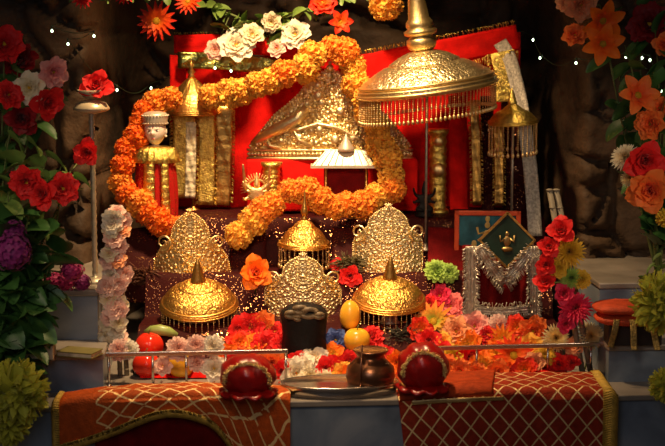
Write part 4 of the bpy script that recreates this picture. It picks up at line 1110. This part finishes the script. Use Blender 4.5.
# ------------------------------------------------------------------ flowers lying on the altar
def mound(t, c, px, py, r, label, lift=.012, **k):
    """flower lying on the altar; those in front of it sit low behind the rail"""
    p = onH(px, py, lift)
    if py > 354: p = at(px, py, .165 + (388-py)*.0024)
    return flower(t, c, p, r*1.22*mp(p.y), label, **k)
M_ = [
 ('peony', 'salmon', 262, 326, 13, 'orange-red silk flower left of the black idol'), ('rose', 'red', 238, 330, 11, 'red rose touching the fringe of the left umbrella'), ('peony', 'red', 282, 346, 10, 'red silk flower at the left foot of the black idol'),
 ('peony', 'orangey', 252, 346, 12, 'yellow and orange silk flower above the left coconut'), ('peony', 'red', 233, 362, 10, 'red silk flower tucked beside the white drooping one'), ('rose', 'red', 282, 372, 10, 'red rose just inside the end post of the left rail'),
 ('peony', 'white', 304, 368, 12, 'ruffled white silk flower in the middle of the white group'), ('peony', 'cream', 325, 380, 9, 'cream silk flower behind the small bowl'), ('peony', 'orangey', 352, 376, 11, 'orange silk flower just behind the copper pot neck'), ('rose', 'red', 336, 366, 9, 'red rose between two orange silk flowers'), ('peony', 'red', 384, 356, 10, 'red silk flower right of the copper pot'),
 ('peony', 'dorange', 397, 362, 10, 'orange silk flower behind the right coconut'), ('rose', 'red', 443, 354, 10, 'red rose just below the left end of the right rail'), ('peony', 'salmon', 445, 368, 12, 'orange-red silk flower right beside the right coconut'), ('peony', 'orangey', 468, 344, 12, 'orange silk flower peeping over the right rail'),
 ('peony', 'salmon', 476, 374, 10, 'orange-red silk flower lying at the fold edge'), ('peony', 'orangey', 497, 354, 12, 'yellow-orange silk flower left of the big gerbera'), ('peony', 'yorange', 530, 348, 12, 'yellow-orange silk flower right of the big gerbera'), ('peony', 'redor', 525, 370, 11, 'red-orange silk flower under the big gerbera'),
 ('rose', 'red', 545, 370, 9, 'red rose low behind the right cloth'), ('peony', 'peach', 574, 346, 10, 'peach silk flower between the two cream chrysanthemums'), ('peony', 'pink', 464, 312, 12, 'pink silk flower left of the tinsel dress'), ('peony', 'redor', 420, 330, 11, 'red-orange silk flower beneath the right umbrella edge'), ('peony', 'hotpink', 440, 296, 10, 'deep pink silk flower below the green ruffled flower'),
 ('carnation', 'blush', 119, 350, 10, 'blush carnation at the left end of the rail'), ('carnation', 'white', 129, 350, 9, 'white carnation against the front of the upper tomato'),
 ('carnation', 'blush', 178, 349, 11, 'blush carnation on the rail right of the upper tomato'), ('carnation', 'blush', 196, 345, 9, 'pale pink carnation below the left umbrella fringe'),
 ('carnation', 'white', 213, 346, 10, 'white carnation on the rail below the left umbrella'), ('peony', 'blush', 163, 366, 9, 'pale drooping flower above the dark red apple'),
 ('peony', 'white', 214, 369, 12, 'white drooping flower right of the yellow apple'), ('carnation', 'blush', 197, 362, 9, 'blush carnation just under the rail by the yellow apple'),
 ('peony', 'red', 250, 328, 13, 'bright red crumpled silk flower right of the left umbrella'), ('peony', 'redor', 240, 345, 13, 'orange-red silk flower above the wrapped left coconut'),
 ('peony', 'red', 265, 346, 12, 'red silk flower right above the end of the left rail'), ('peony', 'dorange', 226, 356, 11, 'orange silk flower behind the left rail near its end'), ('peony', 'red', 275, 332, 9, 'small red silk flower beside the black idol'), ('rose', 'salmon', 272, 362, 11, 'orange-red silk flower right below the left rail'),
 ('peony', 'white', 296, 374, 14, 'large white silk flower at the left of the tray'), ('peony', 'white', 314, 358, 12, 'white silk flower in front of the black idol'),
 ('rose', 'red', 326, 369, 10, 'red rose between the white and orange silk flowers'), ('peony', 'cream', 310, 376, 10, 'cream silk flower by the tray rim'),
 ('peony', 'yorange', 341, 374, 11, 'yellow-orange silk flower left of the copper pot'), ('peony', 'orangey', 333, 354, 10, 'orange silk flower beneath the blue one'),
 ('peony', 'red', 350, 362, 10, 'red silk flower behind the copper pot'), ('carnation', 'red', 371, 338, 11, 'fluffy red carnation right of the yellow fruit'),
 ('peony', 'blue', 336, 340, 10, 'blue silk flower left of the large yellow fruit'), ('peony', 'blue', 300, 354, 7, 'small blue silk flower at the foot of the black idol'), ('rose', 'red', 296, 362, 9, 'red rose at the base of the black idol'),
 ('peony', 'orangey', 388, 374, 9, 'orange silk flower between pot and right coconut'),
 ('rose', 'red', 350, 276, 9, 'red rose between the middle and right crowns'), ('rose', 'red', 340, 268, 8, 'small red rose under the fringe of the little bell umbrella'),
 ('gerbera', 'orgreen', 434, 322, 19, 'orange gerbera with a green heart right of the right umbrella'), ('peony', 'pink', 452, 307, 12, 'pink silk flower above the orange gerbera'),
 ('rose', 'red', 429, 341, 10, 'red rose under the green-hearted gerbera'), ('peony', 'peach', 457, 332, 13, 'peach silk flower above the right rail'), ('peony', 'yorange', 443, 342, 9, 'yellow-orange silk flower at the right rail near its left end'),
 ('peony', 'pinkw', 474, 327, 13, 'pale pink silk flower under the tinsel dress'), ('carnation', 'red', 487, 336, 10, 'red carnation above the middle of the right rail'),
 ('carnation', 'blush', 499, 326, 10, 'pale pink carnation under the tinsel band'), ('gerbera', 'orangey', 502, 340, 14, 'orange gerbera with yellow heart on the right rail'),
 ('rose', 'red', 470, 357, 11, 'red rose below the right rail, left part'), ('peony', 'yellow', 453, 358, 11, 'yellow silk flower below the right rail beside the coconut'), ('peony', 'salmon', 460, 372, 11, 'orange-red silk flower on the fold of the right cloth'),
 ('peony', 'orangey', 482, 366, 13, 'large orange silk flower below the middle of the right rail'), ('gerbera', 'redor', 513, 356, 19, 'big orange-red gerbera just below the right rail'), ('rose', 'salmon', 497, 372, 10, 'orange-red rose beneath the big gerbera'),
 ('peony', 'salmon', 533, 331, 13, 'orange-red poppy-like flower on the right part of the rail'), ('peony', 'redor', 517, 328, 11, 'red-orange flower left of the poppy-like one'),
 ('mum', 'creamy', 556, 338, 14, 'cream-yellow chrysanthemum on the right rail'), ('mum', 'creamy', 591, 336, 14, 'cream chrysanthemum at the right end of the rail'), 
 ('carnation', 'mustard', 545, 356, 11, 'mustard carnation below the right rail'), ('peony', 'peach', 534, 364, 10, 'peach silk flower under the rail near the mustard carnation'), ('rose', 'red', 559, 364, 10, 'red rose below the cream-yellow chrysanthemum'), ('rose', 'red', 572, 362, 9, 'small red rose near the right rail end'),
 ('peony', 'red', 430, 305, 9, 'dark red silk flower under the green ruffled flower'), ('peony', 'red', 420, 357, 9, 'red silk flower peeping over the right coconut'),
 ('carnation', 'green', 437, 271, 13, 'bright green ruffled flower at the right of the right crown'), ('carnation', 'green', 449, 273, 10, 'green ruffled flower touching the tinsel dress'),
 ('rose', 'dorange', 255, 273, 16, 'single orange rose between the left and middle crowns'),
]
for t, c, px, py, r, lab in M_:
    if px > 548 and py < 350: p = at(px, py, .24); flower(t, c, p, r*mp(.24), lab, stem=[(p.x, .27, .04), (p.x-.005, .28, .001)])
    elif px > 540: p = at(px, py, .235); flower(t, c, p, r*mp(.235), lab, stem=[(p.x, .26, .01), (p.x, .265, .001)])
    elif px < 222 and t in ('carnation', 'peony') and c in ('blush', 'white'): p = at(px, py, .142); flower(t, c, p, r*1.15*mp(.142), lab, stem=[p+Vector((0, .012, 0)), Vector((p.x, .17, p.z))])
    elif c == 'green': p = at(px, py, .47); flower(t, c, p, r*mp(.47), lab, stem=[(p.x, .475, H(p.x, .475))])
    elif lab.startswith('single'): p = at(px, py, .44); flower(t, c, p, r*mp(.44), lab, stem=[(p.x, .47, H(p.x, .46)+.02), (p.x, .47, H(p.x, .47))])
    else: mound(t, c, px, py, r, lab)
for o_ in C.objects:
    if o_.get('category') == 'flower' and 'group' not in o_ and o_.location.y < .6 and abs(o_.location.x) < .6: o_['group'] = 'silk flowers lying on the altar'
# red crumpled cloth under the fruit and flowers
mb = MB()
def fn(a, c):
    x = -.44 + .96*a; y = .185 + .09*c
    return (x, y, .003 + (.008+.010*noise.noise(Vector((x*22, y*22, 1))) + .006*noise.noise(Vector((x*60, y*60, 1))))*math.sin(PI*c)**.5)
mb.grid(fn, 200, 26); tag(mb.build('crumpled_cloth', RED), 'crumpled red cloth lying behind the rails under the silk flowers', 'cloth')
# dark plumes
def plume(label, px, py, Y, n, L, material, name='dry_plume'):
    c = at(px, py, Y); zb = H(c.x, Y)+.002; o = thing(name, label, 'plume', (c.x, Y, zb)); mb = MB(); h = c.z-zb
    for k in range(n):
        a = rnd.uniform(-1.3, 1.3); b = rnd.uniform(-.6, .3); d = Vector((math.sin(a), b-.3, math.cos(a)*.8)).normalized(); s0_ = Vector((rnd.uniform(-.02, .02), 0, rnd.uniform(0, h)))
        mb.tube([s0_, s0_+d*L*.5, s0_+d*L+Vector((0, 0, -L*.25))], lambda t: .0022*(1-t)+.0004, 4)
    mb.build('blades', material, o)
plume('dark feathery plume below the right gold umbrella', 402, 348, .315, 130, .040, mat('dark_plume', (.05, .045, .03), .6, 0, .5, 60))
plume('brown green twig tuft left of the black idol', 268, 334, .33, 60, .032, mat('brown_twig', (.16, .12, .03), .6, 0, .5, 60), 'twig_tuft')
plume('dark twig tuft left of the left crown', 142, 285, .50, 90, .045, mat('red_brown_twig', (.12, .04, .02), .6, 0, .5, 60), 'twig_tuft')
plume('dark twig tuft between the middle crown and the right crown', 350, 262, .50, 90, .045, mat('olive_twig', (.10, .08, .03), .6, 0, .5, 60), 'twig_tuft')
# sequinned side drapes
for (px, w0, lab) in ((140, 34, 'dark sequinned drape left of the left crown'), (345, 26, 'dark sequinned drape between the middle and right crowns'), (248, 36, 'dark sequinned drape between the left and middle crowns'), (448, 40, 'maroon drape behind the green ruffled flower')):
    strip('sequin_drape', lab, 'cloth', [(px, 228, .60), (px, 250, .56), (px, 275, .52), (px, 305, .505)], w0, SEQ if px < 400 else REDD, .56, .003, 12)

# ------------------------------------------------------------------ flower posts
def post_pair(label, top, bot, Y, gap, wpx, material=SILVW):
    s = mp(Y); b = at(*bot, Y); b.z = 0.001 if Y < .22 else b.z
    o = thing('silver_post', label, 'post', b); t_ = at(*top, Y)
    for k in (-1, 1):
        mb = MB(); off = Vector((k*gap*s, 0, 0)); mb.tube([off, (t_-b)*.5+off*.9, (t_-b)+off*.8], wpx*s/2, 10)
        for j in range(12): mb.ball(((t_-b)*(j/11)) + off*(1-.2*j/11), wpx*s*.62, (1, 1, .4), 10, 6)
        mb.build('rod', material, o)
    return o
post_pair('pair of pale rods behind the blush flower string, left of the altar', (115, 206), (124, 385), .22, 3.4, 5, mat('pale_wood', (.24, .20, .14), .6, 0, .2, 60))
post_pair('pair of pale leaning rods behind the red and yellow flower string, right of the altar', (553, 190), (588, 380), .235, 4.2, 6, mat('pale_wood', (.24, .20, .14), .6, 0, .2, 60))
def flower_string(label, pix, t, cols, rpx, stepm, Y):
    garland(label, [(a, b, Y) for a, b in pix], cols, rpx*mp(Y), stepm, t=t, rows=1, spread=.6)
o = garland('string of blush and cream flowers winding down the left post', [(115, 212, .20), (117, 232, .20), (112, 255, .20), (118, 275, .20), (110, 292, .20), (118, 312, .20), (112, 335, .20), (120, 352, .20)], lambda s: rnd.choice(['blush', 'cream', 'blush', 'white', 'peach' if s < .4 else 'blush']), .0225, .0165, t='peony', rows=2, spread=.7)
R_ = [('rose', 'red', 562, 232, 12, 'red rose at the top of the right flower post'), ('rose', 'red', 549, 247, 9, 'red rose just under the topmost red rose on the post'), ('mum', 'mustard', 569, 252, 14, 'mustard yellow chrysanthemum on the right post'),
      ('rose', 'red', 546, 265, 9, 'red rose left of the yellow chrysanthemum on the post'), ('peony', 'mustard', 558, 268, 9, 'yellow silk flower in the middle of the right post'), ('rose', 'red', 545, 283, 9, 'lowest of the red roses on the left side of the right post'),
      ('mum', 'green', 571, 278, 10, 'dark green tufted flower on the right post'), ('carnation', 'mustard', 581, 279, 9, 'mustard carnation right of the green tufted flower'), ('rose', 'hotpink', 564, 294, 9, 'crimson rose over the hot pink chrysanthemum'),
      ('mum', 'hotpink', 576, 308, 15, 'hot pink chrysanthemum low on the right post'), ('rose', 'hotpink', 566, 324, 8, 'small crimson rose below the hot pink chrysanthemum')]
for t, c, px, py, r, lab in R_:
    p = at(px, py, .205); k = (py-190)/190; axis = at(553+35*k, py, .235); flower(t, c, p, r*1.15*mp(.205), lab, stem=[p.lerp(axis, .5)+Vector((0, .004, 0)), axis])

# ------------------------------------------------------------------ lamp stand left
def lampstand():
    Y = .30; s = mp(Y); zb = .205; c = at(93.5, 290, Y); b = Vector((at(93.5, 200, Y).x, Y, zb)); o = thing('lamp_stand', 'tall pale metal oil lamp stand with two saucers behind the left flowers', 'lamp stand', b)
    zt = at(93, 108, Y).z-zb; n = 46; mb = MB()
    mb.lathe([(.0001, 0), (.035, 0), (.035, .006), (.012, .012)] + [(.0056+.0016*(i % 2), .014+(zt-.02)*i/n) for i in range(n+1)], 16); mb.build('pole', mat('pale_metal', (.46, .40, .30), .4, .5, .2, 60), o)
    PM = mat('ivory_saucer', (.66, .54, .36), .35, .2, .1, 30)
    mb = MB(); R0 = 18*s; mb.lathe([(.004, zt-.014), (R0*.8, zt-.008), (R0, zt-.003), (R0*.98, zt+.001), (R0*.8, zt+.012), (R0*.3, zt+.018), (.004, zt+.019)], 36); mb.build('saucer', PM, o)
    mb = MB(); z2 = zt+.02; R1 = 14*s; mb.lathe([(.004, z2), (R1*.5, z2+.004), (R1, z2+.022), (R1*.94, z2+.022), (R1*.5, z2+.008), (.0001, z2+.005)], 36); mb.build('upper_bowl', PM, o)
    return b, zt
lb, lzt = lampstand()
flower('rose', 'red', at(97, 87, .30), 15*mp(.3), 'bright red rose lying in the bowl of the lamp stand', face=(.3, -1, .5))
o = flower('rose', 'red', at(88, 152, .22), 13*mp(.22), 'red rose drooping across the lamp stand pole', stem=[at(80, 160, .25), at(68, 175, .20), at(60, 195, .14), at(56, 230, .06)])

# ------------------------------------------------------------------ foliage and silk flowers at the sides
def leaf(mb, p, d, L, W, M=None):
    s2 = MB(); petal(s2, 0, L, W, .25, -.7, .25, 0, 0, .8, W*.06, 0, 6, 4)
    d = Vector(d).normalized(); q = d.to_track_quat('X', 'Z').to_matrix().to_4x4()
    mb.add(s2.v, s2.f, Matrix.Translation(p) @ q @ Matrix.Rotation(rnd.uniform(-1, 1), 4, 'X'))
BR = []
def near(p): return min(BR, key=lambda q_: (q_-(p+Vector((0, .03, -.02)))).length)
def bush(name, label, root, ends, nleaf, L, W, material, leafm2=None, wander=.03):
    o = thing(name, label, 'foliage', root); st = MB(); lf = MB(); root = Vector(root)
    for e in ends:
        e = Vector(e)-root; pts = []; mid = e*.5 + Vector((rnd.uniform(-1, 1)*wander, rnd.uniform(-1, 1)*wander, wander))
        for i in range(13):
            t = i/12; pts.append(mid*2*t*(1-t) + e*t*t)
        st.tube(pts, lambda t: .0035*(1-t)+.0012, 6)
        for k in range(nleaf):
            t = .15+.85*(k+rnd.random())/nleaf; i = min(11, int(t*12)); p = pts[i].lerp(pts[i+1], t*12-i)
            a = k*2.4+rnd.random(); dirv = (pts[i+1]-pts[i]).normalized()*.4 + Vector((math.cos(a), -.35+.5*math.sin(a), math.sin(a*.7)*.8-.25))
            leaf(lf, p, dirv, L*rnd.uniform(.7, 1.2), W*rnd.uniform(.8, 1.2))
        BR.extend(root+q_ for q_ in pts[3:])
    st.build('stems', STEMG, o); lf.build('leaves', material, o); return o
g = .085+.005
bush('foliage_bush', 'dark green leafy foliage filling the lower left side, in front of the steps', A(-.70, .06, .001), [at(a, b, y) for a, b, y in ((8, 190, .02), (30, 205, .04), (44, 235, .05), (36, 282, .05), (15, 260, .0), (35, 290, .02), (5, 300, -.02), (36, 312, .0), (18, 322, -.03), (25, 240, .02), (54, 250, .06), (2, 235, -.01))], 16, .075, .028, GREEN)
bush('foliage_spray', 'light green leaf spray beside the red flowers at left', A(-.72, .13, .089), [at(a, b, y) for a, b, y in ((10, 130, .06), (28, 140, .08), (48, 150, .10), (62, 165, .10), (76, 172, .10), (20, 165, .04), (5, 200, .02), (35, 215, .06))], 11, .062, .022, GREENL)
bush('foliage_spray', 'dark leaf spray at the upper left edge', A(-.78, .20, .089), [at(a, b, y) for a, b, y in ((4, 30, .12), (18, 70, .12), (12, 110, .10), (44, 92, .14), (25, 40, .16), (2, 80, .08))], 12, .06, .022, GREEN)
L_ = [('peony', 'red', 4, 45, 18, .10, 'red silk flower at the top left edge'), ('peony', 'dred', 22, 62, 17, .16, 'very dark red silk flower behind the upper left flowers'), ('peony', 'cream', 30, 88, 15, .06, 'cream silk flower among the red flowers at left'),
      ('peony', 'pinkw', 53, 72, 14, .06, 'pink silk flower, highest of the left cluster'), ('rose', 'red', 46, 102, 15, .07, 'red rose right below the pink silk flower'), ('peony', 'red', 8, 96, 14, .03, 'dull red silk flower at the left edge beside the cream one'), ('rose', 'dred', 22, 118, 14, .06, 'dark maroon rose under the cream silk flower'),
      ('peony', 'red', 27, 182, 16, -.02, 'red tulip-like silk flower, left one of the low trio'), ('rose', 'red', 44, 194, 14, -.02, 'red rose in the middle of the low trio'), ('peony', 'red', 63, 189, 15, -.01, 'red silk flower with open petals, right one of the low trio'),
      ('cluster', 'purple', 12, 252, 19, -.04, 'large purple hydrangea at the left edge'), ('cluster', 'purple', 14, 232, 12, -.01, 'small purple hydrangea above the large one'), ('cluster', 'magenta', 72, 270, 12, .09, 'small magenta hydrangea beside the step'),
      ('cluster', 'magenta', 54, 294, 10, .205, 'magenta hydrangea lying on the upper step'), ('cluster', 'magenta', 66, 291, 11, .205, 'magenta hydrangea lying second from left on the upper step'), ('cluster', 'purple', 82, 289, 9, .205, 'purple hydrangea at the right of the row on the upper step'),
      ('pompom', 'lime', 16, 392, 32, -.16, 'large yellow-green pompom flower in the lower left corner'), ('pompom', 'lime', 8, 424, 22, -.14, 'yellow-green pompom flower at the very bottom left')]
for t, c, px, py, r, y, lab in L_:
    p = at(px, py, y)
    if y > .2: p.z = .205+r*mp(y)*.8; st = None
    elif py > 380: st = [p+Vector((-.03, .05, -.05)), p+Vector((-.06, .06, -.3)), Vector((p.x-.06, p.y+.06, -.7))]
    else: q = near(p); st = [p.lerp(q, .5)+Vector((0, .012, -.006)), q]
    flower(t, c, p, r*1.08*mp(y), lab, stem=st, jit=.55)
mb = MB(); p0 = at(60, 299, .26)
for k in range(16): mb.ball((k*.0045-.03, rnd.uniform(-.004, .004), .003), .0032, n=6, m=5)
tag(mb.build('white_bead_string', mat('white_bead', (.8, .7, .6), .4), loc=(p0.x, .262, .2055)), 'string of small white beads at the edge of the upper left step', 'beads')
# books
def book(label, c, w, d, h, cm, rz):
    o = thing('book', label, 'book', c, rz=rz)
    mb = MB(); mb.box((0, 0, h/2), (w-.004, d-.004, h-.004)); mb.build('pages', PAPER, o, smooth=False)
    mb = MB(); mb.box((0, 0, .001), (w, d, .002)); mb.box((0, 0, h-.001), (w, d, .002)); mb.box((-w/2+.001, 0, h/2), (.002, d, h)); mb.build('cover', cm, o, smooth=False)
c = onz(34, 360, .088)
book('thick book with worn tan pages lying on the lower left step', (c.x, c.y+.02, .0885), .085, .06, .034, mat('brown_cover', (.16, .09, .05), .6), R(3))
c = onz(84, 356, .088)
book('flat book with an olive cover on the left step beside the pale flowers', (c.x-.01, c.y+.006, .0885), .085, .055, .012, mat('olive_cover', (.20, .17, .05), .6), R(-18))
o = thing('orange_box', 'small orange-brown box beside the thick book', 'box', (onz(57, 358, .088).x-.02, onz(57, 358, .088).y+.02, .0885)); mb = MB(); mb.box((0, 0, .015), (.022, .04, .03)); mb.build('body', mat('orange_card', (.35, .15, .05), .6), o, smooth=False, bevel=.001)
# right: cushion
def seat():
    Y = .165; c = at(630, 312, Y)
    o = thing('folded_cushion', 'orange-red cushion with gold lace ribbons on the right step', 'cushion', (c.x+.008, Y, .089)); mb = MB()
    cz = c.z-.089; 
    for j, zz in enumerate((-.002, .022)):
        def g(u, v):
            a = 2*PI*u; th = -PI/2+PI*v; ct = abs(math.cos(th))**.5
            return (.088*ct*math.copysign(abs(math.cos(a))**.7, math.cos(a)) - .004*j, .055*ct*math.copysign(abs(math.sin(a))**.6, math.sin(a)), cz+zz-.011 + .014*math.sin(th) + .0015*noise.noise(Vector((u*30, v*20, 0))))
        mb.grid(g, 60, 14)
    mb.build('pad', mat('orange_red_weave', (.70, .08, .02), .6, 0, .2, 60, .8, 300), o)
    mb = MB(); mb.box((0, .004, cz/2-.006), (.12, .06, cz-.012)); mb.build('dark_base', mat('dark_wood', (.035, .025, .02), .5), o, smooth=False)
    for k, x in enumerate((-.055, -.02, .02)):
        mb = MB(); mb.grid(lambda u, v: (x+.014*u + .012*v*(k-1), -.056-.004*math.sin(v*5)-.03*v*(k > 0), cz-.006-v*(cz+ (.0 if k == 0 else -.0)-.008)), 6, 30)
        mb.build('lace_ribbon', mat('gold_lace', (.42, .28, .08), .45, .5, .5, 200, .8, 300), o, solid=.001)
seat()
# right side flowers
bush('foliage_bush', 'dark green foliage at the upper right edge', A(.80, .30, .206), [at(a, b, y) for a, b, y in ((625, 45, .35), (655, 30, .30), (650, 72, .30), (620, 75, .38), (662, 110, .25), (640, 140, .28), (655, 170, .28), (668, 10, .30), (600, 5, .42), (640, 5, .36))], 9, .065, .022, GREEN)
bush('foliage_sprig', 'green sprig behind the yellow-green pompom at right', A(.76, .15, .089), [at(a, b, y) for a, b, y in ((655, 262, .12), (662, 250, .1), (648, 270, .12))], 7, .04, .006, GREENL)
Q_ = [('peony', 'peach', 580, 4, 16, .40, 'pale peach silk flower at the top right'), ('lily', 'dorange', 602, 20, 21, .34, 'orange lily near the top right'), ('lily', 'dorange', 603, 44, 20, .33, 'orange lily directly below another orange lily'), ('peony', 'salmon', 575, 36, 12, .40, 'dull orange silk flower left of the lilies'),
      ('lily', 'salmon', 637, 96, 21, .26, 'orange-red lily at the right, hanging alone below the lights'), ('peony', 'salmon', 660, 108, 10, .26, 'orange silk flower at the right edge'), ('peony', 'salmon', 651, 124, 15, .24, 'orange-red silk flower under the lone lily'),
      ('mum', 'cream', 626, 157, 14, .24, 'cream chrysanthemum at the right'), ('rose', 'red', 643, 160, 18, .22, 'deep red rose beside the cream chrysanthemum'), ('rose', 'salmon', 651, 190, 19, .20, 'large orange rose, lowest of the right-hand cluster'), ('mum', 'creamy', 630, 178, 9, .24, 'small cream flower under the cream chrysanthemum'),
      ('pompom', 'yellow', 665, 218, 9, .18, 'small pale yellow flower cut by the right edge'), ('peony', 'dred', 650, 25, 20, .34, 'dark red silk flower in shade at the upper right'), ('rose', 'salmon', 664, 45, 10, .28, 'orange rosebud at the right edge'),
      ('pompom', 'lime', 662, 303, 30, .02, 'large yellow-green pompom flower at the right edge'), ('pompom', 'lime', 666, 385, 17, -.05, 'yellow-green pompom flower at the lower right edge')]
for t, c, px, py, r, y, lab in Q_:
    p = at(px, py, y)
    if py > 290: st = [p+Vector((.03, .03, -.05)), Vector((p.x+.06, p.y+.03, -.1)), Vector((p.x+.06, p.y-.0, -.69))] if py < 350 or True else None
    else: q = near(p); st = [p.lerp(q, .5)+Vector((0, .012, -.006)), q]
    if py > 290: st = [p+Vector((.03, -.02, -.05)), Vector((p.x+.07, -.07, -.2)), Vector((p.x+.07, -.09, -.69))]
    flower(t, c, p, r*1.08*mp(y), lab, stem=st, jit=.55)
# upper flowers hang from a vine fixed to the rock
vine = thing('rock_vine', 'thin dark vine along the top of the rock wall carrying silk flowers', 'vine', at(60, -14, .42)); mb = MB()
vp = [at(a, b, y)-vine.location for a, b, y in ((40, -16, .40), (90, -10, .44), (130, -10, .60), (170, -8, .78), (230, 14, .80), (260, 24, .79), (300, 12, .79), (345, -8, .80), (400, -14, .80), (480, -22, .78), (560, -20, .50), (600, -26, .42))]
vd = smooth_path(vp, .02)[0]; mb.tube(vd, .003, 6); mb.build('stem', STEMG, vine); mb = MB()
for i, p in enumerate(vd):
    for k in range(2): leaf(mb, p, (rnd.uniform(-1, 1), rnd.uniform(-1, 0), rnd.uniform(-.8, .5)), .045, .013)
mb.build('leaves', GREENL, vine)
T_ = [('gerbera', 'redor', 157, 21, 20, 'orange-red gerbera hanging at the top, left of the backdrop'), ('gerbera', 'redor', 188, 2, 14, 'orange-red gerbera cut by the top edge'), ('gerbera', 'red', 82, -3, 12, 'red flower at the top left corner area'), ('gerbera', 'red', 124, -5, 11, 'dull red flower at the top edge between two gerberas'),
      ('peony', 'white', 236, 46, 18, 'large white peony over the upper left red band'), ('peony', 'white', 296, 35, 15, 'white peony at the right end of the pale cluster'), ('peony', 'cream', 252, 35, 12, 'cream peony between the two white peonies'), ('peony', 'cream', 272, 22, 10, 'small cream silk flower above the cluster'), ('peony', 'blush', 215, 50, 10, 'blush silk flower left of the large white peony'), ('peony', 'blush', 277, 49, 9, 'small blush silk flower under the green leaves'),
      ('peony', 'redor', 322, 3, 14, 'red silk flower at the top edge above the marigold arch'), ('lily', 'redor', 340, 22, 13, 'dark orange-red silk flower just above the marigold arch'), ('marigold', 'yorange', 386, 4, 17, 'orange marigold head at the top edge left of the big finial'), ('peony', 'peach', 566, 3, 10, 'faded peach flower on the vine at the top right')]
for t, c, px, py, r, lab in T_:
    y = .74 if 150 < px < 500 else (.55 if px == 124 else .42); p = at(px, py, y); q = min((v+vine.location for v in vd), key=lambda v: (v-p).length)
    flower(t, c, p, r*mp(y), lab, stem=[p.lerp(q, .5)+Vector((0, .01, 0)), q], jit=.3)
lf = MB(); b0 = at(262, 34, .78)
for (a, b) in ((238, 30), (248, 26), (262, 30), (275, 30), (284, 36), (268, 42), (290, 22), (222, 28), (212, 26)):
    p = at(a, b, .765)-b0; leaf(lf, p, (rnd.uniform(-1, 1), -.4, rnd.uniform(-.5, .3)), .055, .015); lf.tube([p, p*.3+Vector((0, .02, 0))], .0015, 5)
tag(lf.build('leaf_cluster', GREENL, loc=b0), 'bright green leaves among the white peonies', 'leaves')

# ------------------------------------------------------------------ fairy lights
BULB = MB(); BULB.ball((0, 0, 0), .0028, (1, 1, 1.4), 8, 6); BULBM = BULB.mesh('bulb', LEDM)
SK = MB(); SK.lathe([(.0018, .004), (.002, .010), (.001, .014)], 8); SKM = SK.mesh('socket', WIRE)
def lights(label, pts, Y):
    W = [at(a, b, y) for a, b, y in pts]; base = W[0]; o = thing('fairy_light_string', label, 'string lights', base)
    path = [Vector((-.03, 1.04-base.y, .02)), Vector((-.012, (1.04-base.y)*.5, .02))]
    for a, b in zip(W, W[1:]):
        for i in range(8):
            t = i/8; q = a.lerp(b, t)-base; q.z -= .03*math.sin(PI*t)*(a-b).length/.3 - .012; path.append(q)
    path += [W[-1]-base+Vector((0, 0, .012)), W[-1]-base+Vector((.03, 1.04-W[-1].y, .02))]; mb = MB(); mb.tube(path, .0010, 4); mb.build('wire', WIRE, o)
    for p in W:
        b = inst('bulb', BULBM, o, p-base, sc=1.0); inst('socket', SKM, b)
lights('string of tiny greenish lights across the rock at left', [(52, 31, .46), (94, 36, .50), (68, 44, .46), (117, 90, .62), (151, 88, .85)], .85)
lights('string of tiny greenish lights on the upper left gold band', [(215, 68, .765), (231, 71, .765)], .765)
lights('string of tiny greenish lights on the rock at the upper right', [(533, 40, .80), (540, 58, .76), (576, 63, .52), (626, 57, .48), (642, 58, .46), (650, 60, .46), (661, 91, .45)], .85)
# ------------------------------------------------------------------ groups of repeated things
for o_ in list(C.objects):
    if o_.get('category') is None or o_.get('group'): continue
    n_ = o_.name.split('.')[0]; x_, y_ = o_.location.x, o_.location.y
    if n_.endswith('_flower'): o_['group'] = 'silk flowers on the vine at the top' if y_ > .6 else ('silk flowers at the left' if x_ < 0 else 'silk flowers on the right side')
    g_ = {'ceremonial_umbrella': 'ceremonial gold umbrellas', 'tasselled_umbrella': 'small umbrellas of the backdrop', 'crown': 'filigree crowns', 'crown_pedestal': 'stands under the crowns', 'deity_figurine': 'small figurines',
          'gold_column': 'gold columns beside the red block', 'marigold_garland': 'marigold garlands', 'gold_strip': 'gold strips of the backdrop', 'sequin_drape': 'dark drapes', 'red_top_band': 'red bands along the top of the backdrop',
          'metal_idol': 'metal idol heads', 'altar_runner': 'brocade cloths over the front ledge', 'silver_rail': 'low silver rails', 'wrapped_coconut': 'wrapped coconuts', 'tomato': 'fruit and vegetables', 'apple': 'fruit and vegetables', 'silver_post': 'flower posts',
          'book': 'books on the left step', 'twig_tuft': 'twig tufts', 'fairy_light_string': 'fairy light strings', 'foliage_bush': 'artificial foliage', 'foliage_spray': 'artificial foliage'}.get(n_)
    if g_: o_['group'] = g_
